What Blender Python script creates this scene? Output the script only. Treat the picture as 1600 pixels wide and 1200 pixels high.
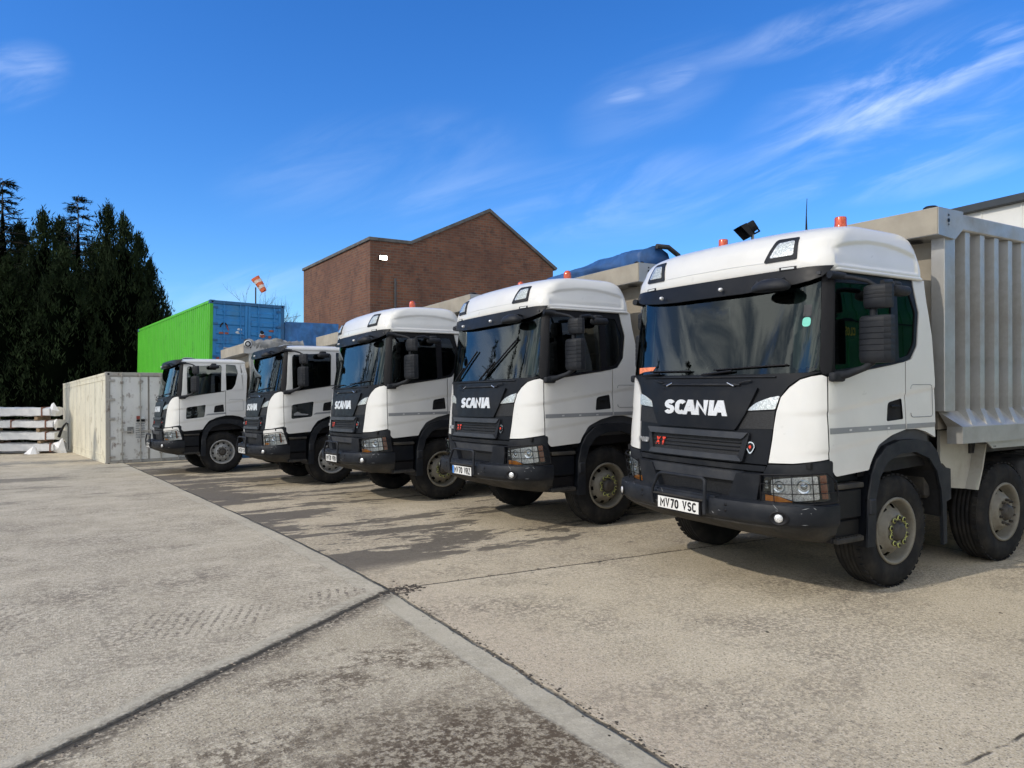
import bpy, bmesh, math, random
import numpy as np
from mathutils import Vector, Matrix
from mathutils.geometry import delaunay_2d_cdt
random.seed(7)
PI = math.pi
R = math.radians
for o in list(bpy.data.objects): bpy.data.objects.remove(o)
SC = bpy.context.scene
COL = SC.collection
# ------------------------------------------------------------------ camera
F_PX, YAW, HOR, CAMH = 1157.88, 0.544719, 598.6, 1.87
cd = bpy.data.cameras.new('camera'); cam = bpy.data.objects.new('camera', cd); COL.objects.link(cam)
cam.location = (0, 0, CAMH); cam.rotation_euler = (PI/2, 0, -YAW)
cd.sensor_width = 36; cd.lens = F_PX/1600*36; cd.shift_y = (HOR-600)/1600
cd.clip_start = .05; cd.clip_end = 2000
SC.camera = cam
SC.render.resolution_x = 1024; SC.render.resolution_y = 768
# ------------------------------------------------------------------ light
SUN_AZ, SUN_EL = R(272), R(36)          # azimuth clockwise from +Y, so the sun stands over -X
w = bpy.data.worlds.new('World'); SC.world = w; w.use_nodes = True
SKY_STRENGTH = .15
def build_world():
    nt = w.node_tree; N = nt.nodes; L = nt.links
    for n in list(N): N.remove(n)
    out = N.new('ShaderNodeOutputWorld'); bg = N.new('ShaderNodeBackground')
    sky = N.new('ShaderNodeTexSky'); sky.sky_type = 'NISHITA'; sky.sun_disc = False
    sky.sun_elevation = SUN_EL; sky.sun_rotation = SUN_AZ
    sky.air_density = 1.0; sky.dust_density = .35; sky.ozone_density = 2.0; sky.altitude = 50
    hs = N.new('ShaderNodeHueSaturation'); hs.inputs['Saturation'].default_value = 1.3; hs.inputs['Value'].default_value = 1.0
    L.new(sky.outputs[0], hs.inputs['Color'])
    tint = N.new('ShaderNodeMix'); tint.data_type = 'RGBA'; tint.blend_type = 'MULTIPLY'; tint.inputs[0].default_value = 1
    L.new(hs.outputs[0], tint.inputs[6]); tint.inputs[7].default_value = (.42, .64, .92, 1)
    tc = N.new('ShaderNodeTexCoord')
    def m(op, a, b=None, c=None):
        n = N.new('ShaderNodeMath'); n.operation = op
        for i, v in enumerate((a, b, c)):
            if v is None: continue
            if isinstance(v, (int, float)): n.inputs[i].default_value = v
            else: L.new(v, n.inputs[i])
        return n.outputs[0]
    sep = N.new('ShaderNodeSeparateXYZ'); L.new(tc.outputs['Generated'], sep.inputs[0])
    X, Y, Z = sep.outputs
    zz = m('ADD', m('MAXIMUM', Z, 0.0), .12)
    px, py = m('DIVIDE', X, zz), m('DIVIDE', Y, zz)
    cmb = N.new('ShaderNodeCombineXYZ'); L.new(px, cmb.inputs[0]); L.new(py, cmb.inputs[1])
    def noise(sc, rot, stretch, detail, dist=0., off=(0, 0, 0)):
        mp = N.new('ShaderNodeMapping'); mp.inputs['Rotation'].default_value = (0, 0, rot)
        mp.inputs['Scale'].default_value = (sc, sc*stretch, sc); mp.inputs['Location'].default_value = off
        L.new(cmb.outputs[0], mp.inputs[0])
        n = N.new('ShaderNodeTexNoise'); n.inputs['Scale'].default_value = 1; n.inputs['Detail'].default_value = detail
        n.inputs['Roughness'].default_value = .6; n.inputs['Distortion'].default_value = dist
        L.new(mp.outputs[0], n.inputs[0]); return n.outputs['Fac']
    def sm(v, a, b):
        n = N.new('ShaderNodeMapRange'); n.interpolation_type = 'SMOOTHSTEP'
        L.new(v, n.inputs[0]); n.inputs[1].default_value = a; n.inputs[2].default_value = b; return n.outputs[0]
    def blob(ux, uy, uz, c0, c1):
        v = Vector((ux, uy, uz)).normalized()
        d = N.new('ShaderNodeVectorMath'); d.operation = 'DOT_PRODUCT'
        L.new(tc.outputs['Generated'], d.inputs[0]); d.inputs[1].default_value = v
        return sm(d.outputs['Value'], c0, c1)
    # thin cirrus wisps: long soft ellipses at fixed compass directions, broken up by stretched noise
    def dotn(vx, vy):
        d = N.new('ShaderNodeVectorMath'); d.operation = 'DOT_PRODUCT'; L.new(tc.outputs['Generated'], d.inputs[0]); d.inputs[1].default_value = (vx, vy, 0); return d.outputs['Value']
    fw = dotn(math.sin(YAW), math.cos(YAW)); rg = dotn(math.cos(YAW), -math.sin(YAW)); fwc = m('MAXIMUM', fw, .05)
    ta, tb = m('DIVIDE', rg, fwc), m('DIVIDE', Z, fwc); infront = sm(fw, .1, .25)
    def wnoise(ang, fx_, fy_, seed, lo, hi):
        ca, sa = math.cos(R(ang)), math.sin(R(ang))
        p = m('ADD', m('MULTIPLY', ta, ca), m('MULTIPLY', tb, sa)); q = m('SUBTRACT', m('MULTIPLY', tb, ca), m('MULTIPLY', ta, sa))
        c_ = N.new('ShaderNodeCombineXYZ'); L.new(m('MULTIPLY', p, fx_), c_.inputs[0]); L.new(m('MULTIPLY', q, fy_), c_.inputs[1]); c_.inputs[2].default_value = seed
        n = N.new('ShaderNodeTexNoise'); n.inputs['Scale'].default_value = 1.; n.inputs['Detail'].default_value = 7; n.inputs['Roughness'].default_value = .58; n.inputs['Distortion'].default_value = .7; L.new(c_.outputs[0], n.inputs[0]); return sm(n.outputs['Fac'], lo, hi)
    nA = wnoise(21, 3.4, 15, 2.3, .36, .80); nB = wnoise(12, 7, 26, 5.1, .36, .76)
    def wisp(u, v, ln, wd, ang, amt, nz):
        a0, b0 = (u-800)/F_PX, (HOR-v)/F_PX; ca, sa = math.cos(R(ang)), math.sin(R(ang))
        du, dv = m('SUBTRACT', ta, a0), m('SUBTRACT', tb, b0)
        e1 = m('MULTIPLY', m('ADD', m('MULTIPLY', du, ca), m('MULTIPLY', dv, sa)), F_PX/ln); e2 = m('MULTIPLY', m('SUBTRACT', m('MULTIPLY', dv, ca), m('MULTIPLY', du, sa)), F_PX/wd)
        g = sm(m('ADD', m('MULTIPLY', e1, e1), m('MULTIPLY', e2, e2)), 1.1, .0)
        return m('MULTIPLY', m('MULTIPLY', g, nz), amt)
    ws = [wisp(1500, 105, 360, 62, 21, .64, nA), wisp(1440, 160, 330, 130, 20, .42, nA), wisp(1330, 30, 280, 40, 16, .35, nA), wisp(972, 148, 42, 15, 8, .30, nB), wisp(1052, 122, 48, 20, 22, .22, nB),
          wisp(1020, 140, 170, 80, 30, .14, nA), wisp(20, 118, 100, 60, 10, .27, nB), wisp(590, 260, 280, 100, 8, .14, nA), wisp(960, 310, 380, 80, 6, .24, nA), wisp(1400, 280, 260, 40, 8, .28, nA), wisp(430, 445, 280, 40, 3, .22, nA)]
    tot = ws[0]
    for q_ in ws[1:]: tot = m('ADD', tot, q_)
    cirrus = m('MULTIPLY', m('MULTIPLY', tot, infront), .62); veil = 0.0
    # heavy broken cloud behind the camera (seen in the windscreens), extended to lighten shaded sides
    back = m('MAXIMUM', blob(-.95, .05, .25, .35, .8), blob(-.55, -.8, .3, .05, .45))
    cum = m('MULTIPLY', sm(noise(.9, 0, 1.2, 9, .4, (5, 2, 0)), .37, .47), back)
    shade_c = N.new('ShaderNodeMix'); shade_c.data_type = 'RGBA'; L.new(sm(noise(1.6, 0, 1.3, 8, .5, (1, 8, 0)), .42, .60), shade_c.inputs[0]); shade_c.inputs[6].default_value = (2.2, 2.5, 2.8, 1); shade_c.inputs[7].default_value = (9.5, 9.3, 8.7, 1)
    mix1 = N.new('ShaderNodeMix'); mix1.data_type = 'RGBA'
    L.new(m('MINIMUM', m('ADD', cirrus, veil), 1.0), mix1.inputs[0])
    L.new(tint.outputs[2], mix1.inputs[6]); mix1.inputs[7].default_value = (6.0, 6.6, 7.4, 1)
    mix2 = N.new('ShaderNodeMix'); mix2.data_type = 'RGBA'
    L.new(m('MULTIPLY', cum, .92), mix2.inputs[0]); L.new(mix1.outputs[2], mix2.inputs[6]); L.new(shade_c.outputs[2], mix2.inputs[7])
    L.new(mix2.outputs[2], bg.inputs[0]); bg.inputs[1].default_value = SKY_STRENGTH
    L.new(bg.outputs[0], out.inputs[0])
build_world()
sl = bpy.data.lights.new('sun', 'SUN'); sl.energy = 1.55; sl.angle = R(.6); sl.color = (1, .92, .80)
sun = bpy.data.objects.new('sun', sl); COL.objects.link(sun)
to_sun = Vector((math.sin(SUN_AZ)*math.cos(SUN_EL), math.cos(SUN_AZ)*math.cos(SUN_EL), math.sin(SUN_EL)))
sun.rotation_euler = to_sun.to_track_quat('Z', 'Y').to_euler(); sun.location = (-20, 0, 30)
vs = SC.view_settings; vs.view_transform = 'Standard'; vs.look = 'None'; vs.gamma = 1; vs.exposure = .53
SC.render.engine = 'CYCLES'
SC.cycles.use_adaptive_sampling = True; SC.cycles.adaptive_threshold = .02
SC.cycles.max_bounces = 6; SC.cycles.transparent_max_bounces = 12

# ------------------------------------------------------------------ helpers
def tag(o, label=None, cat=None, group=None, kind=None):
    if label: o['label'] = label
    if cat: o['category'] = cat
    if group: o['group'] = group
    if kind: o['kind'] = kind
    return o
def empty(name, loc=(0, 0, 0), rot=(0, 0, 0)):
    o = bpy.data.objects.new(name, None); COL.objects.link(o); o.location = loc; o.rotation_euler = rot; o.empty_display_size = .2
    return o
def px(u, Yw=None, Xw=None, d=None):
    """ground-plan point seen in pixel column u at world Y, world X or depth d"""
    t = (u-800)/F_PX; s, c = math.sin(YAW), math.cos(YAW); a, b = s+t*c, c-t*s
    if d is None: d = Yw/b if Yw is not None else Xw/a
    return a*d, b*d, d
def zat(v, d): return CAMH+(HOR-v)*d/F_PX
def ground_z(y): return -.0175*((y-8.3)+math.sqrt((y-8.3)**2+2.0))
class MB:
    def __init__(s): s.v = []; s.f = []; s.m = []; s.s = []; s.mats = []
    def mi(s, mat):
        if mat not in s.mats: s.mats.append(mat)
        return s.mats.index(mat)
    def add(s, vs_, fs, mat, smooth=False):
        b = len(s.v); s.v += [tuple(v) for v in vs_]; k = s.mi(mat)
        for f in fs: s.f.append(tuple(b+i for i in f)); s.m.append(k); s.s.append(smooth)
    def box(s, x0, x1, y0, y1, z0, z1, mat, r=0., rot=None, seg=1):
        if r > 0:
            bm = bmesh.new(); bmesh.ops.create_cube(bm, size=1)
            for v in bm.verts: v.co = Vector((x0+(x1-x0)*(v.co.x+.5), y0+(y1-y0)*(v.co.y+.5), z0+(z1-z0)*(v.co.z+.5)))
            r = min(r, .49*min(abs(x1-x0), abs(y1-y0), abs(z1-z0)))
            bmesh.ops.bevel(bm, geom=bm.edges[:], offset=r, segments=seg, affect='EDGES', profile=.5)
            s.bm(bm, mat, rot, smooth=seg > 1)
            return
        P = [(x0, y0, z0), (x1, y0, z0), (x1, y1, z0), (x0, y1, z0), (x0, y0, z1), (x1, y0, z1), (x1, y1, z1), (x0, y1, z1)]
        if rot: P = [rot @ Vector(p) for p in P]
        s.add(P, [(0, 3, 2, 1), (4, 5, 6, 7), (0, 1, 5, 4), (1, 2, 6, 5), (2, 3, 7, 6), (3, 0, 4, 7)], mat)
    def bm(s, bm, mat, M=None, smooth=False):
        bm.verts.index_update(); V = [v.co.copy() for v in bm.verts]
        if M: V = [M @ v for v in V]
        s.add(V, [[v.index for v in f.verts] for f in bm.faces], mat, smooth); bm.free()
    def prism(s, poly, axis, a, b, mat, smooth=False):
        """poly in the two other axes, extruded along axis from a to b"""
        def mk(p, t): return {'x': (t, p[0], p[1]), 'y': (p[0], t, p[1]), 'z': (p[0], p[1], t)}[axis]
        n = len(poly); V = [mk(p, a) for p in poly]+[mk(p, b) for p in poly]
        A = sum(poly[i][0]*poly[(i+1) % n][1]-poly[(i+1) % n][0]*poly[i][1] for i in range(n))
        s.add(V, [tuple(range(n)), tuple(range(2*n-1, n-1, -1))]+[(i, i+n, (i+1) % n+n, (i+1) % n) for i in range(n)], mat, smooth)
    def tube(s, pts, r, mat, n=8, cap=True, smooth=True):
        pts = [Vector(p) for p in pts]; rs = r if isinstance(r, (list, tuple)) else [r]*len(pts)
        V = []; Fc = []; up = None
        for i, p in enumerate(pts):
            d = ((pts[min(i+1, len(pts)-1)]-pts[max(i-1, 0)])).normalized()
            if up is None: up = d.orthogonal().normalized()
            up = (up-d*up.dot(d)); up = up.normalized() if up.length > 1e-6 else d.orthogonal().normalized()
            sd = d.cross(up)
            for k in range(n):
                a = 2*PI*(k+.5)/n; V.append(p+(up*math.cos(a)+sd*math.sin(a))*rs[i])
        for i in range(len(pts)-1):
            for k in range(n):
                k2 = (k+1) % n; Fc.append((i*n+k, (i+1)*n+k, (i+1)*n+k2, i*n+k2))
        s.add(V, Fc, mat, smooth)
        if cap:
            s.add(V[:n], [tuple(range(n))], mat); s.add(V[-n:], [tuple(range(n-1, -1, -1))], mat)
    def lathe(s, prof, mat, n=32, axis='y', c=(0, 0, 0), smooth=True, closed=False):
        """prof: (r, h) pairs"""
        V = []; Fc = []; m = len(prof)
        for k in range(n):
            a = 2*PI*k/n; ca, sa = math.cos(a), math.sin(a)
            for r, h in prof:
                p = {'y': (r*ca, h, r*sa), 'z': (r*ca, r*sa, h), 'x': (h, r*ca, r*sa)}[axis]
                V.append((p[0]+c[0], p[1]+c[1], p[2]+c[2]))
        mm = m if closed else m-1
        for k in range(n):
            k2 = (k+1) % n
            for i in range(mm):
                j = (i+1) % m; Fc.append((k*m+i, k*m+j, k2*m+j, k2*m+i))
        s.add(V, Fc, mat, smooth)
    def build(s, name, parent=None, loc=None, auto=None):
        me = bpy.data.meshes.new(name); me.from_pydata(s.v, [], s.f); me.validate()
        for m in s.mats: me.materials.append(m)
        if len(me.polygons) == len(s.f):
            me.polygons.foreach_set('material_index', s.m); me.polygons.foreach_set('use_smooth', s.s)
        if auto is not None:
            me.polygons.foreach_set('use_smooth', [True]*len(me.polygons)); me.set_sharp_from_angle(angle=R(auto))
        o = bpy.data.objects.new(name, me); COL.objects.link(o)
        if parent: o.parent = parent
        if loc: o.location = loc
        return o
def fixn(o):
    bm = bmesh.new(); bm.from_mesh(o.data); bmesh.ops.recalc_face_normals(bm, faces=bm.faces[:]); bm.to_mesh(o.data); bm.free(); return o
def copy_tree(o, parent=None):
    c = o.copy(); COL.objects.link(c); c.parent = parent
    for ch in o.children: copy_tree(ch, c)
    return c

# ------------------------------------------------------------------ materials
class NT:
    def __init__(s, name):
        s.m = bpy.data.materials.new(name); s.m.use_nodes = True; s.t = s.m.node_tree; s.N = s.t.nodes; s.L = s.t.links
        s.b = s.N.get('Principled BSDF'); s.out = s.N.get('Material Output')
        s.tc = s.N.new('ShaderNodeTexCoord')
    def set(s, sock, v):
        if isinstance(v, (int, float)): sock.default_value = v
        elif isinstance(v, tuple): sock.default_value = v if len(v) != 3 or len(sock.default_value) == 3 else (*v, 1)
        else: s.L.new(v, sock)
    def math(s, op, a, b=None, c=None, clamp=False):
        n = s.N.new('ShaderNodeMath'); n.operation = op; n.use_clamp = clamp
        for i, v in enumerate((a, b, c)):
            if v is not None: s.set(n.inputs[i], v)
        return n.outputs[0]
    def noise(s, scale, detail=4, rough=.55, vec=None, stretch=None, dist=0., rot=None, off=None):
        v = vec if vec is not None else s.tc.outputs['Object']
        if stretch or rot or off:
            mp = s.N.new('ShaderNodeMapping'); mp.inputs['Scale'].default_value = stretch or (1, 1, 1)
            if rot: mp.inputs['Rotation'].default_value = rot
            if off: mp.inputs['Location'].default_value = off
            s.L.new(v, mp.inputs[0]); v = mp.outputs[0]
        n = s.N.new('ShaderNodeTexNoise'); n.inputs['Scale'].default_value = scale; n.inputs['Detail'].default_value = detail
        n.inputs['Roughness'].default_value = rough; n.inputs['Distortion'].default_value = dist
        s.L.new(v, n.inputs[0]); return n.outputs['Fac']
    def vor(s, scale, feature='F1', out='Distance', vec=None):
        n = s.N.new('ShaderNodeTexVoronoi'); n.feature = feature; n.inputs['Scale'].default_value = scale
        s.L.new(vec if vec is not None else s.tc.outputs['Object'], n.inputs[0]); return n.outputs[out]
    def sm(s, v, a, b, lo=0., hi=1.):
        n = s.N.new('ShaderNodeMapRange'); n.interpolation_type = 'SMOOTHSTEP'; s.L.new(v, n.inputs[0])
        for i, q in enumerate((a, b, lo, hi)): n.inputs[i+1].default_value = q
        return n.outputs[0]
    def mix(s, f, a, b):
        n = s.N.new('ShaderNodeMix'); n.data_type = 'RGBA'; s.set(n.inputs[0], f)
        for k, v in ((6, a), (7, b)):
            if isinstance(v, tuple): n.inputs[k].default_value = (*v[:3], 1)
            else: s.L.new(v, n.inputs[k])
        return n.outputs[2]
    def bump(s, h, strength=.3, dist=.01, prev=None):
        n = s.N.new('ShaderNodeBump'); n.inputs['Strength'].default_value = strength; n.inputs['Distance'].default_value = dist
        s.L.new(h, n.inputs['Height'])
        if prev is not None: s.L.new(prev, n.inputs['Normal'])
        s.L.new(n.outputs[0], s.b.inputs['Normal']); return n.outputs[0]
    def base(s, c): s.set(s.b.inputs['Base Color'], c)
    def rough(s, r): s.set(s.b.inputs['Roughness'], r)
def simple(name, col, rough=.5, metal=0., var=.15, vscale=3., dirt=None, dirtamt=0., bump=0., bscale=60., coat=0., spec=None, dirtscale=2.):
    t = NT(name); n = t.noise(vscale, 5)
    dk = tuple(c*(1-var) for c in col); lt = tuple(min(1, c*(1+var)) for c in col)
    c = t.mix(t.sm(n, .3, .7), dk, lt)
    rg = t.sm(t.noise(vscale*2.3, 4), .3, .7, rough*.85, min(1, rough*1.15))
    if dirt:
        f = t.math('MULTIPLY', t.sm(t.noise(dirtscale, 8, .65), .42, .72), dirtamt); c = t.mix(f, c, dirt)
        rg = t.math('ADD', rg, t.math('MULTIPLY', f, .35), clamp=True)
    t.base(c); t.rough(rg); t.b.inputs['Metallic'].default_value = metal
    if coat: t.b.inputs['Coat Weight'].default_value = coat; t.b.inputs['Coat Roughness'].default_value = .06
    if spec is not None: t.b.inputs['Specular IOR Level'].default_value = spec
    if bump: t.bump(t.noise(bscale, 4), bump, .005)
    return t.m
M = {}
M['white'] = simple('white_truck_paint', (.71, .705, .68), .32, var=.02, coat=.5, dirt=(.42, .38, .32), dirtamt=.10, dirtscale=1.6)
M['black'] = simple('black_cab_paint', (.006, .0075, .011), .42, var=.1, spec=.2, dirt=(.06, .056, .05), dirtamt=.15)
M['plastic'] = simple('dark_grey_plastic', (.012, .0145, .020), .55, var=.15, spec=.25, dirt=(.08, .076, .068), dirtamt=.25, bump=.15, bscale=220, dirtscale=3.)
M['dusty'] = simple('dusty_black_plastic', (.030, .029, .028), .7, var=.2, spec=.25, dirt=(.13, .115, .092), dirtamt=.5, bump=.2, bscale=150, dirtscale=3.5)
M['void'] = simple('black_recess', (.006, .006, .007), .9, var=.1)
M['interior'] = simple('cab_interior_grey', (.05, .052, .058), .8, var=.2)
M['seat'] = simple('seat_fabric', (.035, .036, .042), .95, var=.3)
M['curtain'] = simple('grey_curtain_cloth', (.30, .31, .30), .95, var=.1, bump=.2, bscale=40)
M['rubber'] = simple('tyre_rubber', (.013, .013, .014), .8, var=.2, spec=.2, dirt=(.06, .054, .045), dirtamt=.5, bump=.2, bscale=90, dirtscale=5.)
M['rim'] = simple('dusty_wheel_steel', (.20, .185, .15), .6, metal=.15, var=.12, dirt=(.14, .12, .09), dirtamt=.7, bump=.2, bscale=60, dirtscale=9.)
M['rim_clean'] = simple('silver_wheel_steel', (.42, .42, .41), .45, metal=.3, var=.12, dirt=(.14, .13, .11), dirtamt=.5, dirtscale=9.)
M['hub'] = simple('dark_hub_steel', (.055, .05, .045), .55, metal=.4, var=.3, dirt=(.14, .12, .09), dirtamt=.6, dirtscale=12.)
M['nutmark'] = simple('yellow_green_plastic', (.42, .44, .13), .5, var=.2, dirt=(.2, .18, .1), dirtamt=.5, dirtscale=20)
M['alu'] = simple('tipper_aluminium', (.47, .47, .46), .42, metal=.6, var=.12, vscale=1.3, dirt=(.22, .19, .145), dirtamt=.5, bump=.1, bscale=12, dirtscale=1.4)
M['wallalu'] = simple('stained_tipper_sheet', (.30, .285, .25), .5, metal=.35, var=.14, vscale=1.7, dirt=(.16, .125, .085), dirtamt=.75, bump=.1, bscale=12, dirtscale=2.2)
M['board'] = simple('beige_front_board', (.33, .295, .235), .6, var=.14, dirt=(.28, .24, .19), dirtamt=.5, dirtscale=2.2)
M['skirt'] = simple('grey_mudguard_paint', (.40, .385, .34), .5, var=.06, dirt=(.2, .18, .14), dirtamt=.5, dirtscale=2.5)
M['steel'] = simple('chassis_steel', (.03, .03, .033), .6, metal=.2, var=.3, dirt=(.12, .10, .08), dirtamt=.7, dirtscale=3.)
M['chrome'] = simple('chrome', (.75, .76, .78), .18, metal=1., var=.05)
M['refl'] = simple('silver_reflector', (.80, .81, .82), .25, metal=.45, var=.35, vscale=60, bump=.6, bscale=90)
M['amber'] = simple('amber_plastic', (.95, .30, .02), .2, var=.12, vscale=30, coat=.6)
M['amberdark'] = simple('dark_amber_plastic', (.22, .065, .03), .25, var=.2, vscale=40, coat=.6)
M['beacon'] = simple('orange_beacon_plastic', (.55, .075, .015), .22, var=.15, vscale=15, coat=.7)
M['bar'] = simple('satin_grey_bar', (.032, .036, .045), .45, var=.12, spec=.4, dirt=(.1, .095, .085), dirtamt=.25, dirtscale=3.)
M['stripe'] = simple('grey_reflective_tape', (.26, .27, .28), .4, var=.06)
M['tapemark'] = simple('white_tape_mark', (.6, .6, .6), .5, var=.05)
M['logo'] = simple('brushed_silver_letters', (.72, .73, .74), .32, metal=.25, var=.06)
M['red'] = simple('red_badge', (.75, .06, .03), .35, var=.05)
M['platewhite'] = simple('plate_white', (.80, .80, .78), .4, var=.04, dirt=(.4, .36, .3), dirtamt=.2, dirtscale=8)
M['plateblue'] = simple('plate_blue', (.03, .20, .62), .4, var=.04)
M['ink'] = simple('black_ink', (.007, .007, .009), .5, var=.1, spec=.25)
M['tarp'] = simple('blue_tarpaulin', (.022, .085, .24), .55, var=.25, vscale=4, bump=.35, bscale=7)
M['sheet'] = simple('bright_blue_sheeting', (.035, .15, .38), .5, var=.3, vscale=3, bump=.4, bscale=6)
M['greytarp'] = simple('grey_tarpaulin', (.22, .22, .21), .7, var=.25, vscale=5, bump=.5, bscale=8)
M['teal'] = simple('teal_sticker', (.15, .62, .5), .5, var=.05)
M['paper'] = simple('white_paper', (.6, .62, .62), .7, var=.05)
M['sticker'] = simple('orange_sticker', (.75, .22, .10), .5, var=.3, vscale=25)
def glass_mat(name, tint, refl=.0, ior=1.55):
    t = NT(name); N, L = t.N, t.L; N.remove(t.b)
    tr = N.new('ShaderNodeBsdfTransparent'); tr.inputs[0].default_value = (*tint, 1)
    gl = N.new('ShaderNodeBsdfGlossy'); gl.inputs['Roughness'].default_value = .015; gl.inputs[0].default_value = (.85, .93, .92, 1)
    fr = N.new('ShaderNodeFresnel'); fr.inputs[0].default_value = ior
    f = t.math('ADD', fr.outputs[0], refl, clamp=True)
    mx = N.new('ShaderNodeMixShader'); L.new(f, mx.inputs[0]); L.new(tr.outputs[0], mx.inputs[1]); L.new(gl.outputs[0], mx.inputs[2])
    L.new(mx.outputs[0], t.out.inputs[0]); return t.m
M['glass'] = glass_mat('windscreen_glass', (.20, .27, .26), .015, 1.5)
M['sideglass'] = glass_mat('tinted_side_glass', (.07, .10, .09), .05, 1.55)
M['lens'] = glass_mat('clear_lens', (.92, .94, .95), .02)
def mesh_grille():
    t = NT('black_mesh_grille')
    v = t.vor(60, 'DISTANCE_TO_EDGE', 'Distance')
    t.base(t.mix(t.sm(v, .05, .16), (.016, .017, .020), (.003, .003, .0035))); t.rough(.6); t.bump(t.sm(v, .05, .2), -1., .01); return t.m
M['mesh'] = mesh_grille()

# ------------------------------------------------------------------ lettering
def arc(cx, cy, rx, ry, a0, a1, n=6): return [(cx+rx*math.cos(R(a0+(a1-a0)*i/n)), cy+ry*math.sin(R(a0+(a1-a0)*i/n))) for i in range(n+1)]
GL = {
 'M': (.72, [[(0, 0), (0, 1), (.36, .35), (.72, 1), (.72, 0)]]), 'V': (.62, [[(0, 1), (.31, 0), (.62, 1)]]),
 '7': (.55, [[(0, 1), (.55, 1), (.2, 0)]]), '0': (.52, [arc(.26, .68, .26, .32, 0, 180)+arc(.26, .32, .26, .32, 180, 360)+[(.52, .68)]]),
 'O': (.6, [arc(.3, .68, .3, .32, 0, 180)+arc(.3, .32, .3, .32, 180, 360)+[(.6, .68)]]),
 'S': (.56, [arc(.28, .75, .26, .25, 20, 270, 8)+arc(.28, .25, .27, .25, 90, -160, 8)[1:]]),
 'C': (.55, [arc(.28, .7, .28, .3, 30, 180, 6)+arc(.28, .3, .28, .3, 180, 330, 6)]),
 'R': (.56, [[(0, 0), (0, 1), (.32, 1)]+arc(.32, .76, .22, .24, 80, -80, 6)+[(.32, .52), (0, .52)], [(.3, .5), (.56, 0)]]),
 'P': (.54, [[(0, 0), (0, 1), (.32, 1)]+arc(.32, .75, .22, .25, 80, -80, 6)+[(.32, .5), (0, .5)]]),
 'Z': (.54, [[(0, 1), (.54, 1), (0, 0), (.54, 0)]]), '4': (.56, [[(.42, 0), (.42, 1), (0, .3), (.58, .3)]]),
 '1': (.3, [[(0, .8), (.2, 1), (.2, 0)]]), 'X': (.6, [[(0, 0), (.6, 1)], [(0, 1), (.6, 0)]]), 'T': (.6, [[(0, 1), (.6, 1)], [(.3, 1), (.3, 0)]]),
 'A': (.74, [[(0, 0), (.30, 1), (.44, 1), (.74, 0)], [(.14, .3), (.60, .3)]]), 'N': (.6, [[(0, 0), (0, 1), (.6, 0), (.6, 1)]]), 'I': (.0, [[(0, 0), (0, 1)]]),
 'E': (.5, [[(.5, 1), (0, 1), (0, 0), (.5, 0)], [(0, .5), (.42, .5)]]), 'L': (.48, [[(0, 1), (0, 0), (.48, 0)]]), 'J': (.4, [[(.4, 1), (.4, .25), (.2, 0), (0, .2)]]),
 'K': (.55, [[(0, 0), (0, 1)], [(.55, 1), (0, .4)], [(.18, .58), (.56, 0)]]), 'U': (.56, [[(0, 1), (0, .28)]+arc(.28, .28, .28, .28, 180, 360, 6)+[(.56, 1)]]),
 '9': (.52, [arc(.26, .72, .26, .28, 0, 360, 10)+[(.5, .3), (.2, 0)]]), '2': (.52, [arc(.26, .72, .26, .28, 170, -20, 6)+[(0, 0), (.54, 0)]]), ' ': (.3, []),
}
def text_strokes(txt, h, t, gap, slant=0., wide=1., kern={}):
    """list of stroke quads [(u,v)x4] (u runs along the text) plus total width"""
    out = []; u = t/2
    for ci, ch in enumerate(txt):
        u += kern.get(txt[ci-1:ci+1], 0) if ci else 0
        wd, strokes = GL[ch]
        for st in strokes:
            pts = [Vector((u+p[0]*h*wide+slant*p[1]*h, t/2+p[1]*(h-t))) for p in st]
            L_, R_ = [], []
            for i, p in enumerate(pts):
                d0 = (p-pts[i-1]).normalized() if i > 0 else None; d1 = (pts[i+1]-p).normalized() if i < len(pts)-1 else None
                if d0 is None: d0 = d1
                if d1 is None: d1 = d0
                n0 = Vector((-d0.y, d0.x)); n1 = Vector((-d1.y, d1.x)); mm = n0+n1
                mm = mm/max(mm.length_squared, .45)*2 if mm.length > .1 else n0
                if mm.length > 1.7: mm = mm.normalized()*1.7
                e = Vector((0, 0))
                if i == 0: e = -d0*t/2*(0 if len(pts) > 2 and abs(d0.x) < .01 else .0)
                L_.append(p+mm*t/2+e); R_.append(p-mm*t/2+e)
            if pts[0].y <= t/2+1e-6: 
                for a in (L_, R_): a[0] = Vector((a[0].x, 0)) 
            if pts[-1].y <= t/2+1e-6 and abs((pts[-1]-pts[-2]).y) > .2*h:
                for a in (L_, R_): a[-1] = Vector((a[-1].x, 0))
            for a_i in (0, -1):
                if pts[a_i].y >= h-t/2-1e-6 and abs((pts[a_i]-pts[1 if a_i == 0 else -2]).y) > .2*h:
                    for a in (L_, R_): a[a_i] = Vector((a[a_i].x, h))
            for a in (L_, R_):
                for q_ in a: q_.y = min(h, max(0., q_.y))
            out.append((L_, R_))
        u += wd*h*wide+t+gap
    return out, u-gap-t/2
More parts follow.
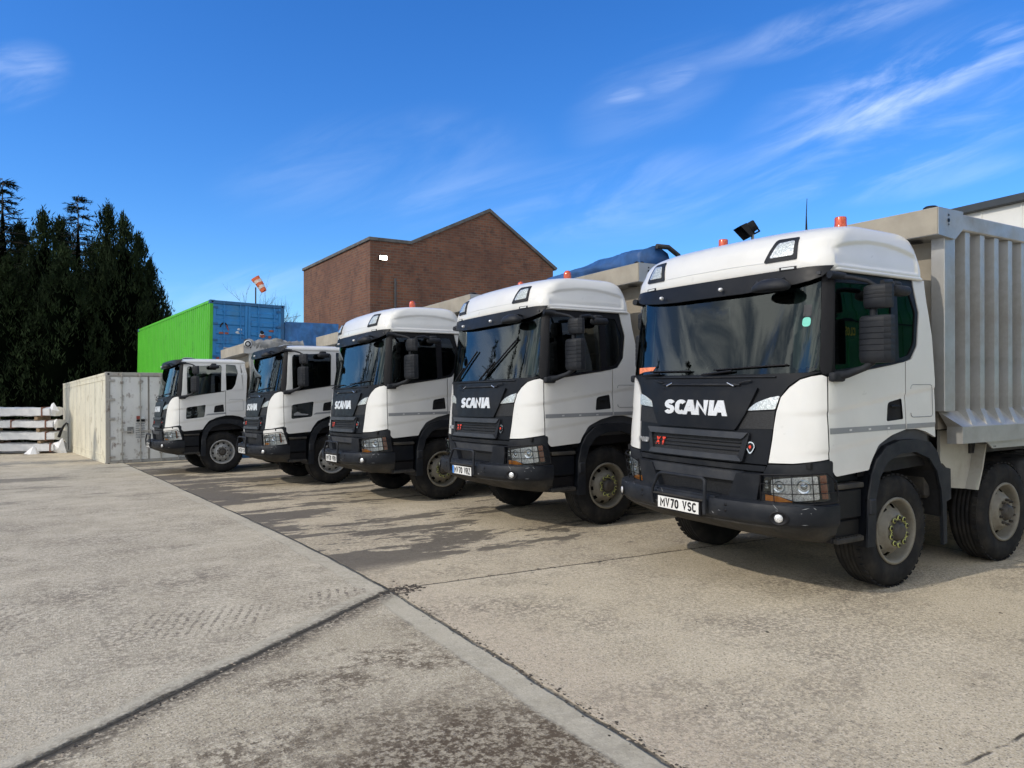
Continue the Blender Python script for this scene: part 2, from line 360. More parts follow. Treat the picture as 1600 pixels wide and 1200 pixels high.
def add_text(mb, txt, h, t, gap, place, mat, thick=.004, slant=0., wide=1., width=None, kern=None):
    """place(u, v, off) -> 3D point"""
    st, W = text_strokes(txt, h, t, gap, slant, wide, kern or {})
    k = (width/W) if width else 1.
    for i, (L_, R_) in enumerate(st):
        n = len(L_); zo = thick+.0004*(i % 5)
        V = [place(p.x*k, p.y, zo) for p in L_]+[place(p.x*k, p.y, zo) for p in R_]+[place(p.x*k, p.y, -.001) for p in L_]+[place(p.x*k, p.y, -.001) for p in R_]
        Fc = [(j, j+1, n+j+1, n+j) for j in range(n-1)]+[(j, 2*n+j, 2*n+j+1, j+1) for j in range(n-1)]+[(n+j, n+j+1, 3*n+j+1, 3*n+j) for j in range(n-1)]
        Fc += [(0, n, 3*n, 2*n), (n-1, 3*n-1, 4*n-1, 2*n-1)][:2]
        mb.add(V, Fc[:], mat)
    return W

# ------------------------------------------------------------------ cab surface
def table(zs, vals):
    return lambda z: float(np.interp(z, zs, vals))
class Surf:
    """lateral wrap of the cab: at each height a super-elliptic bow that runs back into flat sides; s<0 is the near (-y) side"""
    def __init__(s, x0, w, D, n=2.6, xr=2.3, bumpf=None):
        s.bumpf = bumpf; s.z0, s.dz = .3, .01; zs = [s.z0+i*s.dz for i in range(300)]
        th = np.linspace(0, PI/2, 160); s.T = []
        for z in zs:
            X0, W, DD = x0(z), w(z), D(z)
            x = X0+DD*(1-np.abs(np.cos(th))**(2/n)); y = W*np.abs(np.sin(th))**(2/n)
            x = np.append(x, X0+DD+3.); y = np.append(y, W)
            l = np.concatenate([[0], np.cumsum(np.hypot(np.diff(x), np.diff(y)))])
            s.T.append((l, x, y))
    def row(s, z): return s.T[max(0, min(299, int(round((z-s.z0)/s.dz))))]
    def raw(s, a, z):
        f = (z-s.z0)/s.dz; i = max(0, min(298, int(math.floor(f)))); f -= i; sg = -1 if a < 0 else 1
        p = []
        for k in (i, i+1):
            l, x, y = s.T[k]; p.append((np.interp(abs(a), l, x), np.interp(abs(a), l, y)))
        x = p[0][0]*(1-f)+p[1][0]*f; y = p[0][1]*(1-f)+p[1][1]*f
        return Vector((float(x), float(sg*y), z))
    def nrm(s, a, z):
        e = .006; du = s.raw(a+e, z)-s.raw(a-e, z); dv = s.raw(a, z+e)-s.raw(a, z-e)
        n = du.cross(dv).normalized()
        c = Vector((-1, 0, 0)) if abs(a) < .6 else Vector((-.3, -1 if a < 0 else 1, 0))
        return n if n.dot(c) > 0 else -n
    def P(s, a, z, off=0.):
        p = s.raw(a, z); n = s.nrm(a, z)
        if s.bumpf: off += s.bumpf(p)
        return p+n*off
    def Fy(s, y, z):
        l, x, yy = s.row(z); return (math.copysign(float(np.interp(abs(y), yy[:-1], l[:-1])), y), z)
    def Sx(s, x, z, sg=-1):
        l, xx, yy = s.row(z); return (sg*float(np.interp(x, xx, l)), z)
def rounded(pts, r):
    out = []; n = len(pts); rr = r if isinstance(r, (list, tuple)) else [r]*n
    for i in range(n):
        p = Vector(pts[i]); a = Vector(pts[i-1])-p; b = Vector(pts[(i+1) % n])-p
        q = min(rr[i], .45*a.length, .45*b.length)
        if q < 1e-4: out.append(tuple(p)); continue
        A = p+a.normalized()*q; B = p+b.normalized()*q
        for k in range(5):
            t = k/4; out.append(tuple(A*(1-t)**2+p*2*t*(1-t)+B*t*t))
    return out
def panel(sf, name, poly, mat, parent, off=0., th=.02, grid=.05, gz=None, inner=None, holes=(), mirror=False, rimmat=None):
    if mirror: poly = [(-a, z) for a, z in poly]; holes = [[(-a, z) for a, z in h] for h in holes]
    co2 = []; fcs = []
    for lp in [poly]+list(holes):
        lp2 = [p for i, p in enumerate(lp) if math.hypot(p[0]-lp[i-1][0], p[1]-lp[i-1][1]) > 1e-5]
        fcs.append(list(range(len(co2), len(co2)+len(lp2)))); co2 += [Vector(p) for p in lp2]
    ve, ed, fa = delaunay_2d_cdt(co2, [], fcs, 2 if holes else 1, 1e-6)[:3]
    bm = bmesh.new(); nv = [bm.verts.new((v.x, v.y, 0)) for v in ve]
    for f in fa:
        try: bm.faces.new([nv[i] for i in f])
        except ValueError: pass
    for v in [v for v in bm.verts if not v.link_faces]: bm.verts.remove(v)
    gz = gz or grid
    aa = [v.co.x for v in bm.verts]; zz = [v.co.y for v in bm.verts]
    for lo, hi, g, ax in ((min(aa), max(aa), grid, 0), (min(zz), max(zz), gz, 1)):
        k = math.ceil(lo/g+1e-4)
        while k*g < hi-1e-4:
            co = (k*g, 0, 0) if ax == 0 else (0, k*g, 0); no = (1, 0, 0) if ax == 0 else (0, 1, 0)
            bmesh.ops.bisect_plane(bm, geom=bm.verts[:]+bm.edges[:]+bm.faces[:], plane_co=co, plane_no=no, dist=1e-6); k += 1
    bm.verts.index_update()
    uv = [(v.co.x, v.co.y) for v in bm.verts]
    O = [sf.P(a, z, off) for a, z in uv]; I = [sf.P(a, z, off-th) for a, z in uv]
    fc = [[v.index for v in f.verts] for f in bm.faces]
    # orientation: outward normal
    def orient(f):
        n = Vector((0, 0, 0)); c = sf.nrm(*uv[f[0]])
        for i in range(1, len(f)-1): n += (O[f[i]]-O[f[0]]).cross(O[f[i+1]]-O[f[0]])
        return f if n.dot(c) > 0 else f[::-1]
    fo = [orient(f) for f in fc]
    mb = MB(); mb.add(O, fo, mat, True)
    if th > 0:
        mb.add(I, [f[::-1] for f in fo], inner or mat, True)
        bd = []
        for e in bm.edges:
            if len(e.link_faces) == 1:
                a, b = e.verts[0].index, e.verts[1].index
                f = [x for x in fo if a in x and b in x]
                for x in f:
                    i = x.index(a)
                    if x[(i+1) % len(x)] == b: bd.append((a, b)); break
                    if x[i-1] == b: bd.append((b, a)); break
        V = []; Fc = []
        for a, b in bd: k = len(V); V += [O[a], O[b], I[b], I[a]]; Fc.append((k, k+3, k+2, k+1))
        mb.add(V, Fc, rimmat or mat)
    bm.free()
    return mb.build(name, parent)
def crease(p):
    """pressed feature lines along door and corner panel"""
    if p.z > 1.93 or p.z < 1.0: return 0.
    x = p.x; b = 0.
    for z0, sl, amp in ((1.63, .13, .012), (1.30, .12, .008)):
        zc = z0+sl*(x-.48); d = p.z-zc; fade = 1. if x > .5 else max(0., 1-(.5-x)/.22)
        if d < 0: b -= amp*fade*math.exp(d/.13)*min(1., -d/.018)
    return b
cab = Surf(table([.3, .85, 1.15, 1.3, 1.62, 1.9, 2.0, 2.75, 2.86, 3.3], [.2, .2, .17, .185, .215, .265, .285, .435, .46, .6]),
           table([.3, 1.0, 1.4, 2.0, 2.5, 2.86, 3.3], [1.24, 1.24, 1.245, 1.24, 1.232, 1.212, 1.18]),
           table([.3, 1.2, 1.62, 1.95, 2.75, 3.3], [.46, .42, .41, .35, .235, .2]), 2.6, bumpf=crease)
plain = Surf(table([.3, .85, 1.15, 1.3, 1.62, 1.9, 2.0, 2.75, 2.86, 3.3], [.2, .2, .17, .185, .215, .265, .285, .435, .46, .6]),
           table([.3, 1.0, 1.4, 2.0, 2.5, 2.86, 3.3], [1.24, 1.24, 1.245, 1.24, 1.232, 1.212, 1.18]),
           table([.3, 1.2, 1.62, 1.95, 2.75, 3.3], [.46, .42, .41, .35, .235, .2]), 2.6)
bump_s = Surf(table([.3, .70, .85, .90, 3.3], [0, 0, 0, .02, .02]), table([.3, 3.3], [1.26, 1.26]), table([.3, 3.3], [.56, .56]), 2.6)
Fy, Sx = plain.Fy, plain.Sx

def ring_loft(mb, levels, mat, n_sub=5, N=150, power=2.6, cap=True, side_in=None, matf=None):
    """closed plan rings (x0, w, D, xr, rc, z), smoothly interpolated, capped on top"""
    lv = np.array(levels, float); rows = []
    m = len(lv)
    for i in range(m-1):
        p0, p1, p2, p3 = lv[max(i-1, 0)], lv[i], lv[i+1], lv[min(i+2, m-1)]
        for k in range(n_sub):
            t = k/n_sub; rows.append(.5*((2*p1)+(-p0+p2)*t+(2*p0-5*p1+4*p2-p3)*t*t+(-p0+3*p1-3*p2+p3)*t**3))
    rows.append(lv[-1])
    V = []
    for x0, W, D, xr, rc, z in rows:
        th = np.linspace(0, PI/2, 60); x = list(x0+D*(1-np.cos(th)**(2/power))); y = list(W*np.sin(th)**(2/power))
        for t in np.linspace(0.05, 1, 14): x.append((x0+D)*(1-t)+(xr-rc)*t); y.append(W)
        for a in np.linspace(.15, PI/2, 10): x.append(xr-rc+rc*math.sin(a)); y.append(W-rc+rc*math.cos(a))
        x.append(xr); y.append(0.)
        l = np.concatenate([[0], np.cumsum(np.hypot(np.diff(x), np.diff(y)))]); q = np.linspace(0, l[-1], N)
        X = np.interp(q, l, x); Y = np.interp(q, l, y)
        ring = [(X[j], -Y[j], z) for j in range(N)]+[(X[j], Y[j], z) for j in range(N-2, 0, -1)]
        if side_in: ring = [side_in(Vector(p)) for p in ring]
        V += [tuple(p) for p in ring]
    K = 2*N-2; Fc = []
    for i in range(len(rows)-1):
        for k in range(K):
            k2 = (k+1) % K; Fc.append((i*K+k, i*K+k2, (i+1)*K+k2, (i+1)*K+k))
    mb.add(V, Fc, mat, True)
    if cap: mb.add(V[-K:], [tuple(range(K))], mat, True)

# ------------------------------------------------------------------ trucks
def mir(poly): return [(-a, z) for a, z in poly]
def poly_tube(mb, sf, pts, r, mat, off, step=.05, n=6):
    P = []
    for i in range(len(pts)-1):
        a, b = pts[i], pts[i+1]; k = max(1, int(math.hypot(b[0]-a[0], b[1]-a[1])/step))
        for j in range(k): t = j/k; P.append(sf.P(a[0]*(1-t)+b[0]*t, a[1]*(1-t)+b[1]*t, off))
    P.append(sf.P(*pts[-1], off)); mb.tube(P, r, mat, n)
roof_s = Surf(table([.3, 2.87, 2.97, 3.05, 3.13, 3.21, 3.3], [.40, .402, .405, .425, .462, .545, .86]), table([.3, 2.87, 2.97, 3.05, 3.13, 3.21, 3.3], [1.23, 1.23, 1.228, 1.215, 1.208, 1.185, 1.0]), table([.3, 2.87, 2.97, 3.05, 3.13, 3.21, 3.3], [.25, .26, .28, .32, .36, .42, .45]))

def make_wheel(root, x, sg, rimmat, dual=False, nuts=False):
    """wheel at the axle end; sg -1 near side. outer face at y = sg*1.19"""
    w_ = empty('wheel', (x, sg*1.195, .52)); w_.parent = root
    if sg > 0: w_.rotation_euler = (0, 0, PI)
    Rr, Ri, W = .52, .295, .33 if not dual else .60
    t = MB()
    prof = [(Ri, .012), (Ri+.02, .002), (Ri+.06, -.006), (.40, -.012), (.455, -.004), (.485, .012), (.505, .035), (.516, .06)]
    for k in range(5):
        c = .06+(W-.12)*(k+.5)/5; h = (W-.12)/10*.72
        prof += [(.52, c-h), (.52, c+h), (.505, c+h+.002), (.505, c+h+.010)] if k < 4 else [(.52, c-h), (.52, c+h)]
    prof += [(.516, W-.06), (.49, W-.02), (.42, W), (Ri, W-.01)]
    t.lathe(prof, M['rubber'], 56); 
    # small lugs on the tread shoulder
    for k in range(44):
        a = 2*PI*k/44
        for yy in (.045,):
            Rm = Matrix.Rotation(-a, 4, 'Y'); t.box(.508, .523, yy-.02, yy+.02, -.022, .022, M['rubber'], rot=Rm)
    t.build('tyre', w_)
    r = MB()
    r.lathe([(Ri+.012, .004), (Ri+.012, -.008), (Ri-.005, -.012), (Ri-.018, .0), (Ri-.026, .03), (Ri-.03, .07), (Ri-.045, .10)], rimmat, 56)
    # disc with hand holes
    rings = [(.250, .10), (.240, .085), (.222, .062), (.203, .045), (.186, .032), (.170, .012), (.160, -.006), (.150, -.012), (.090, -.012), (.088, .0)]
    K = 80; V = []; Fc = []
    for rr, hh in rings:
        for k in range(K): a = 2*PI*k/K; V.append((rr*math.cos(a), hh, rr*math.sin(a)))
    for i in range(len(rings)-1):
        for k in range(K):
            if i in (1, 2) and k % 8 in ((0, 1, 2) if i == 1 else (0, 1, 2)): continue
            k2 = (k+1) % K; Fc.append((i*K+k, (i+1)*K+k, (i+1)*K+k2, i*K+k2))
    r.add(V, Fc, rimmat, True)
    r.lathe([(.245, .13), (.10, .13)], M['void'], 40)
    ro = r.build('rim', w_)
    h = MB()
    h.lathe([(.10, .0), (.092, -.02), (.075, -.045), (.07, -.055), (.045, -.058), (.0, -.058)], M['hub'], 28)
    for k in range(10):
        a = 2*PI*(k+.5)/10; cx, cz = .126*math.cos(a), .126*math.sin(a)
        h.lathe([(.0165, -.01), (.0165, -.034), (.011, -.036), (.011, -.05), (0, -.05)], M['hub'], 6, c=(cx, 0, cz), smooth=False)
    h.build('hub', w_)
    if nuts:
        n_ = MB()
        for k in range(10):
            a = 2*PI*(k+.5)/10; cx, cz = .126*math.cos(a), .126*math.sin(a)
            n_.lathe([(.018, -.026), (.024, -.028), (.024, -.034), (.018, -.036)], M['nutmark'], 12, c=(cx, 0, cz))
            if k % 2 == 0:
                a2 = 2*PI*(k+1.5)/10
                n_.tube([(.128*math.cos(a+.18), -.031, .128*math.sin(a+.18)), (.112*math.cos((a+a2)/2), -.031, .112*math.sin((a+a2)/2)), (.128*math.cos(a2-.18), -.031, .128*math.sin(a2-.18))], .006, M['nutmark'], 5)
        n_.build('nut_indicator', w_)
    return w_

def side_poly(pts, sg=-1): return [Sx(x, z, sg) if x > .3 else Fy(sg*abs(x), z) for x, z in pts]

def build_cab(root, kind):
    A = kind == 'A'
    wh, bl = M['white'], M['black']
    # corner panels
    cp = [Sx(.515, 1.925), (-1.232, 1.943), (-1.152, 1.93), (-1.066, 1.903), (-.981, 1.835), (-.915, 1.751), (-.888, 1.626), (-.875, 1.502), (-.868, 1.391), (-.845, 1.182), (-1.058, 1.19), Sx(.515, 1.232)]
    for mr in (False, True): panel(cab, 'corner_panel', cp, wh, root, 0, .025, .04, .02, inner=bl, mirror=mr)
    # black front
    e = .014
    half = [(-1.245, 1.972), (-1.152, 1.93+e), (-1.066+e*.6, 1.903+e), (-.981+e, 1.835+e), (-.915+e, 1.751), (-.888+e, 1.626), (-.875+e, 1.502), (-.868+e, 1.391), (-.845+e, 1.165)]
    fp = panel(plain, 'front_panel', half+[(-a, z) for a, z in reversed(half)], bl, root, -.006, .02, .06)
    hd = panel(plain, 'hood', rounded([(.70, 1.835), (.60, 1.60), (.50, 1.45), (-.50, 1.45), (-.60, 1.60), (-.70, 1.835), (-.5, 1.815), (-.44, 1.80), (.44, 1.80), (.5, 1.815)], .02), bl, root, .022, .03, .06)
    b = MB()
    for sg in (1, -1):
        b.tube([plain.P(*Fy(sg*.50, 1.875), .015), plain.P(*Fy(sg*.56, 1.885), .03), plain.P(*Fy(sg*.62, 1.895), .015)], .008, M['plastic'], 6)
    poly_tube(b, plain, [(.5, 1.86), (-.5, 1.86)], .012, M['plastic'], .004, .1)
    poly_tube(b, plain, [(-.85, 1.93), (.85, 1.93)], .008, M['plastic'], .004, .1)
    poly_tube(b, plain, [(.44, 1.845), (.36, 1.875)], .008, M['chrome'], .012); poly_tube(b, plain, [(-.44, 1.845), (-.36, 1.875)], .008, M['chrome'], .012)
    b.build('cowl_trim', root)
    def place(s0, z0, sgn=-1): return lambda u, v, o: plain.P(s0-u, z0+v, .024+o)
    lt = MB()
    add_text(lt, 'SCANIA', .14, .036, .0, place(.415, 1.57), M['logo'], .006, wide=.74, width=.83, kern={'CA': -.026, 'AN': -.012, 'NI': .008, 'IA': -.010, 'SC': .004}); lt.build('lettering', hd)
    # high lamps and mesh beside the hood
    hl = rounded([(-.60, 1.628), (-.873, 1.648), (-.905, 1.765), (-.80, 1.742), (-.69, 1.70)], [.005, .01, .015, .03, .03])
    ms = [(-.60, 1.615), (-.872, 1.632), (-.868, 1.475), (-.53, 1.465)]
    for mr in (False, True):
        l = panel(plain, 'position_lamp', hl, M['refl'], root, .004, .012, .05, mirror=mr)
        panel(plain, 'lens', hl, M['lens'], l, .012, 0, .05, mirror=mr)
        panel(plain, 'side_mesh', ms, M['mesh'], root, -.001, .01, .1, mirror=mr)
    fr = rounded([(.66, 1.435), (.60, 1.165), (-.60, 1.165), (-.66, 1.435)], .03); ho = rounded([(.60, 1.385), (.555, 1.215), (-.555, 1.215), (-.60, 1.385)], .02)
    g = panel(plain, 'grille_frame', fr, M['plastic'], root, .025, .045, .08, holes=[ho])
    for z0, z1_, w0, w1 in ((1.375, 1.43, .595, .65), (1.175, 1.225, .605, .555)): panel(plain, 'grille_bar', rounded([(w1, z1_), (w0, z0), (-w0, z0), (-w1, z1_)], .012), M['bar'], g, .042, .02, .08)
    panel(plain, 'grille_mesh', ho, M['mesh'], g, .0, .005, .1)
    sl2 = MB()
    for k in range(3): poly_tube(sl2, plain, [(.57-.008*k, 1.34-.035*k), (-.57+.008*k, 1.34-.035*k)], .006, M['plastic'], .012, .1, 5)
    sl2.build('grille_slat', g)
    # badges
    bd = MB()
    add_text(bd, 'P', .05, .012, .01, place(.835, 1.268), M['logo'], -.018); add_text(bd, '410', .05, .012, .012, place(.785, 1.268), M['logo'], -.018, wide=1.0, width=.125)
    bd.build('model_lettering', root)
    bd = MB()
    pl2 = lambda u, v, o: plain.P(.535-u, 1.26+v, .008+o)
    add_text(bd, 'XT', .080, .019, .012, pl2, M['red'], .006, slant=.2, wide=.85, width=.15)
    bd.build('trim_badge', g)
    bd = MB(); N = 20
    for k, (sc, mt, oo) in enumerate(((1, M['chrome'], .012), (.78, M['plateblue'] if False else M['ink'], .015), (.3, M['red'], .018))):
        ring = []
        for i in range(N):
            a = 2*PI*i/N; sx = .042*math.cos(a)*(1 if math.sin(a) > -.1 else (1-.45*abs(math.sin(a)))); zz_ = .055*math.sin(a)*(.85 if math.sin(a) > 0 else 1.1)
            ring.append((-.668+sx*sc, 1.309+zz_*sc))
        V = [plain.P(a, z, oo) for a, z in ring]; bd.add(V, [tuple(range(N))], mt)
        V2 = V+[plain.P(a, z, oo-.012) for a, z in ring]; bd.add(V2, [(i, (i+1) % N, (i+1) % N+N, i+N) for i in range(N)], mt)
    fixn(bd.build('crest_badge', root))
    # lower front: recess, bar, pillars
    lower = MB()
    panel(plain, 'lower_grille', [(.80, 1.16), (.80, .80), (-.80, .80), (-.80, 1.16)], M['void'], root, -.05, .01, .1)
    bar = panel(plain, 'lower_bar', rounded([(.60, 1.085), (.56, 1.0), (-.56, 1.0), (-.60, 1.085)], .015), M['bar'], root, .03, .06, .08)
    panel(plain, 'upper_lip', [(.82, 1.15), (.80, 1.10), (-.80, 1.10), (-.82, 1.15)], M['plastic'], root, -.005, .04, .08)
    panel(plain, 'lower_mesh', [(.55, .99), (.47, .84), (-.47, .84), (-.55, .99)], M['mesh'], root, -.02, .01, .1)
    for mr in (False, True): panel(plain, 'front_pillar', rounded([(-.55, 1.08), (-.44, .83), (-.725, .81), (-.792, 1.085)], .012), M['plastic'], root, .045, .08, .06, mirror=mr)
    # headlamps
    sur = rounded([(-.842, 1.168), (-1.06, 1.178), (-1.30, 1.215), Sx(.565, 1.222), Sx(.60, .84), (-.742, .815), (-.795, 1.09)], [.005, .02, .02, .04, .04, .03, .02])
    lens = rounded([(-.81, 1.055), (-1.05, 1.085), (-1.31, 1.115), (-1.33, .892), (-1.06, .855), (-.79, .83)], .02)
    for mr in (False, True):
        h = panel(plain, 'headlamp_housing', sur, M['plastic'], root, .0, .04, .06, mirror=mr)
        hl_ = panel(plain, 'headlamp', lens, M['void'], root, .004, .01, .06, mirror=mr)
        if not A: panel(plain, 'headlamp_bezel', rounded([(-.80, 1.15), (-1.33, 1.19), (-1.385, .87), (-.765, .82)], .04), wh, hl_, .012, .015, .06, holes=[rounded([(-.83, 1.055), (-1.05, 1.08), (-1.29, 1.10), (-1.30, .915), (-1.06, .88), (-.81, .86)], .02)], mirror=mr)
        rf = rounded([(-.866, 1.04), (-1.05, 1.07), (-1.245, 1.092), (-1.25, .895), (-1.06, .868), (-.93, .90), (-.856, .91)], .015)
        panel(plain, 'reflector', rf, M['refl'], hl_, .010, .004, .06, mirror=mr)
        panel(plain, 'indicator', [(-.805, .905), (-.93, .898), (-1.04, .862), (-.80, .838)], M['amber'], hl_, .012, .004, .06, mirror=mr)
        panel(plain, 'side_marker', rounded([(-1.262, 1.096), (-1.315, 1.102), (-1.322, .90), (-1.268, .90)], .01), M['amberdark'], hl_, .012, .006, .06, mirror=mr)
        bw = MB(); sg = 1 if mr else -1
        for s_, z_, r_ in ((.935, .985, .052), (1.135, 1.0, .06)):
            c = plain.P(sg*s_, z_, .012); n = plain.nrm(sg*s_, z_); Q = n.to_track_quat('X', 'Z').to_matrix().to_4x4(); Q.translation = c
            t = MB(); t.lathe([(r_, .004), (r_*.8, -.002), (r_*.45, -.006), (r_*.44, .006), (0, .012)], M['chrome'], 20, axis='x')
            bw.add([Q @ Vector(v) for v in t.v], t.f, M['chrome'], True)
        for zz_ in (1.02, .995, .97): 
            c = plain.P(sg*.825, zz_, .014); bw.box(c.x-.008, c.x+.008, c.y-.012, c.y+.012, c.z-.009, c.z+.009, M['refl'], .003)
        bw.build('bulb_reflector', hl_)
        panel(plain, 'lens', lens, M['lens'], hl_, .026, 0, .06, mirror=mr)
        gm = MB(); q = (lambda p: [(-a, z) for a, z in p]) if mr else (lambda p: p)
        fr_ = [(-.79, 1.085), (-1.05, 1.105), (-1.30, 1.125), (-1.375, 1.05), (-1.385, .88), (-1.06, .845), (-.775, .815), (-.79, 1.085)]
        poly_tube(gm, plain, q(fr_), .007, M['ink'], .05)
        for z0, z1_ in ((1.01, 1.035), (.93, .955)): poly_tube(gm, plain, q([(-.785, z0-.005), (-1.05, z0+.01), (-1.38, z1_+.01)]), .004, M['ink'], .052, n=5)
        for s_ in (-.90, -1.05, -1.20): poly_tube(gm, plain, q([(s_, 1.11+(abs(s_)-1.05)*.1), (s_, .845+(abs(s_)-1.05)*.12)]), .004, M['ink'], .056, n=5)
        gm.build('headlamp_guard', root)
    # bumper
    bp = MB(); N = 90
    lv = [(.26, 1.17, .42, .852), (.06, 1.24, .54, .850), (.012, 1.26, .56, .84), (0, 1.262, .562, .82), (-.004, 1.262, .565, .77), (0, 1.262, .56, .70), (.02, 1.255, .55, .675), (.05, 1.245, .53, .66), (.055, 1.235, .53, .64), (.17, 1.22, .47, .58), (.33, 1.18, .40, .52), (.40, 1.15, .3, .50), (.58, 1.12, .1, .49)]
    V = []
    for x0, W, D, z in lv:
        th = np.linspace(0, PI/2, 60); x = np.append(x0+D*(1-np.cos(th)**(2/2.6)), [.63]); y = np.append(W*np.sin(th)**(2/2.6), [W])
        l = np.concatenate([[0], np.cumsum(np.hypot(np.diff(x), np.diff(y)))]); qq = np.linspace(0, l[-1], N); X = np.interp(qq, l, x); Y = np.interp(qq, l, y)
        zz_ = lambda k: z-.045*min(1, max(0, (X[k]-.05)/.5)) if z > .6 and z < .86 and False else z
        V += [(X[k], -Y[k], z) for k in range(N-1, -1, -1)]+[(X[k], Y[k], z) for k in range(1, N)]
    K = 2*N-1
    def lowside(v):
        if .6 > v[2] or abs(v[1]) < .8: return v
        return v
    Fc = [(i*K+k, (i+1)*K+k, (i+1)*K+k+1, i*K+k+1) for i in range(len(lv)-1) for k in range(K-1)]
    up = [f for f in Fc if f[0] < 7*K]; dn = [f for f in Fc if f[0] >= 7*K]
    bp.add(V, up, M['plastic'], True); bp.add(V, dn, M['dusty'], True)
    bmp = bp.build('bumper', root); bmp.data.set_sharp_from_angle(angle=R(38))
    sp = MB(); rr = random.Random(hash(kind) % 1 + 3)
    for i in range(26):
        s_ = rr.uniform(-1.4, 1.0); z_ = rr.uniform(.69, .85); L_ = rr.uniform(.008, .035); a_ = rr.uniform(-.4, .9); W_ = rr.uniform(.0015, .004)
        V = [bump_s.P(s_+c*math.cos(a_)*L_-d*math.sin(a_)*W_, z_+c*math.sin(a_)*L_+d*math.cos(a_)*W_, .0025) for c, d in ((-1, -.3), (0, -1), (1, .4), (.2, 1))]
        sp.add(V, [(0, 1, 2, 3)], M['stripe'])
    sp.build('scuff_marks', bmp)
    for sg in (-1, 1):
        c = bump_s.P(sg*1.036, .735, .0); n = bump_s.nrm(sg*1.036, .735); Q = n.to_track_quat('X', 'Z').to_matrix().to_4x4(); Q.translation = c
        t = MB(); f_ = MB()
        t.lathe([(.062, .002), (.058, .008), (.048, .006), (.042, -.002), (.0, -.002)], M['ink'], 24, axis='x'); f_.add([Q @ Vector((v[0]+.004, v[1]*1.35, v[2])) for v in t.v], t.f, M['ink'], True)
        t = MB(); t.lathe([(.036, .006), (.034, .012), (.02, .016), (0, .018)], M['refl'], 20, axis='x'); f_.add([Q @ Vector(v) for v in t.v], t.f, M['refl'], True)
        f_.build('fog_lamp', root)
    # hole in the bumper end and rivets
    d = MB()
    for sg in (-1, 1):
        d.lathe([(.02, .004), (.0, .003)], M['void'], 14, c=(.59, sg*1.262, .745)); d.lathe([(.026, -.0), (.026, .005), (.02, .006)], M['plastic'], 14, c=(.59, sg*1.262, .745))
        c = bump_s.P(sg*.55, .80, .0)
        for dz in (0, -.05): d.lathe([(.014, -.01), (.012, -.016), (0, -.018)], M['ink'], 10, axis='x', c=(c.x+.008, c.y, c.z+dz))
    d.build('bumper_fixing', root)
    # step bar over the number plate
    d = MB(); X_ = -.03
    d.tube([(X_+.01, .345, .70), (X_, .345, .80), (X_-.005, .33, .86), (X_+.01, .27, .985), (X_+.012, .24, 1.005), (X_+.015, .19, 1.01), (X_+.015, -.31, 1.01), (X_+.01, -.345, .99), (X_+.005, -.35, .95), (X_, -.35, .69)], .017, M['plastic'], 8)
    d.box(X_-.005, .06, -.33, .33, .80, .815, M['dusty'], .004); d.box(.02, .12, -.42, .42, .80, .86, M['plastic'], .01)
    d.build('step_bar', root)
    # number plate back
    d = MB(); d.box(-.018, .01, -.285, .285, .655, .80, M['ink'], .005); d.build('plate_holder', root)
    # windscreen, pillars, visor
    gs = lambda z: float(np.interp(z, [1.98, 2.08, 2.3, 2.52, 2.71, 2.84], [1.207, 1.202, 1.185, 1.169, 1.154, 1.142]))
    ps = lambda z: float(np.interp(z, [1.93, 2.08, 2.405, 2.733, 2.84], [1.318, 1.318, 1.288, 1.254, 1.236]))
    gl = [(-1.13, 1.965), (-1.18, 1.985), (-1.203, 2.03)]+[(-gs(z), z) for z in (2.08, 2.3, 2.52, 2.71, 2.84)]
    half2 = [(-.7, 1.955)]+gl
    G = half2+[(-a, z) for a, z in reversed(half2)]
    wsn = panel(plain, 'windscreen', G, M['glass'], root, -.004, 0, .04)
    # frit: black band around the glass, on its inside
    inn = [(-.7, 1.985), (-1.12, 1.995), (-1.165, 2.02), (-1.182, 2.08), (-1.165, 2.3), (-1.148, 2.52), (-1.134, 2.69), (-.9, 2.67), (-.5, 2.655)]; inn = inn+[(-a, z) for a, z in reversed(inn)]
    panel(plain, 'glass_border', G, M['ink'], wsn, -.008, .004, .06, holes=[inn])
    pil_w = bl if A else wh
    wf = [(.60, 1.985), (.612, 2.405), (.637, 2.735), (1.42, 2.76), (1.44, 2.06)] if A else [(.70, 1.955), (.70, 2.66), (.73, 2.70), (1.50, 2.745), (1.53, 2.70), (1.51, 2.055)]
    rg_ = [(1.53, 2.095), (1.53, 2.755), (1.70, 2.755), (1.80, 2.53), (1.765, 2.24), (1.68, 2.13)] if A else [(1.635, 2.09), (1.635, 2.765), (1.87, 2.745), (1.93, 2.55), (1.86, 2.24), (1.78, 2.12)]
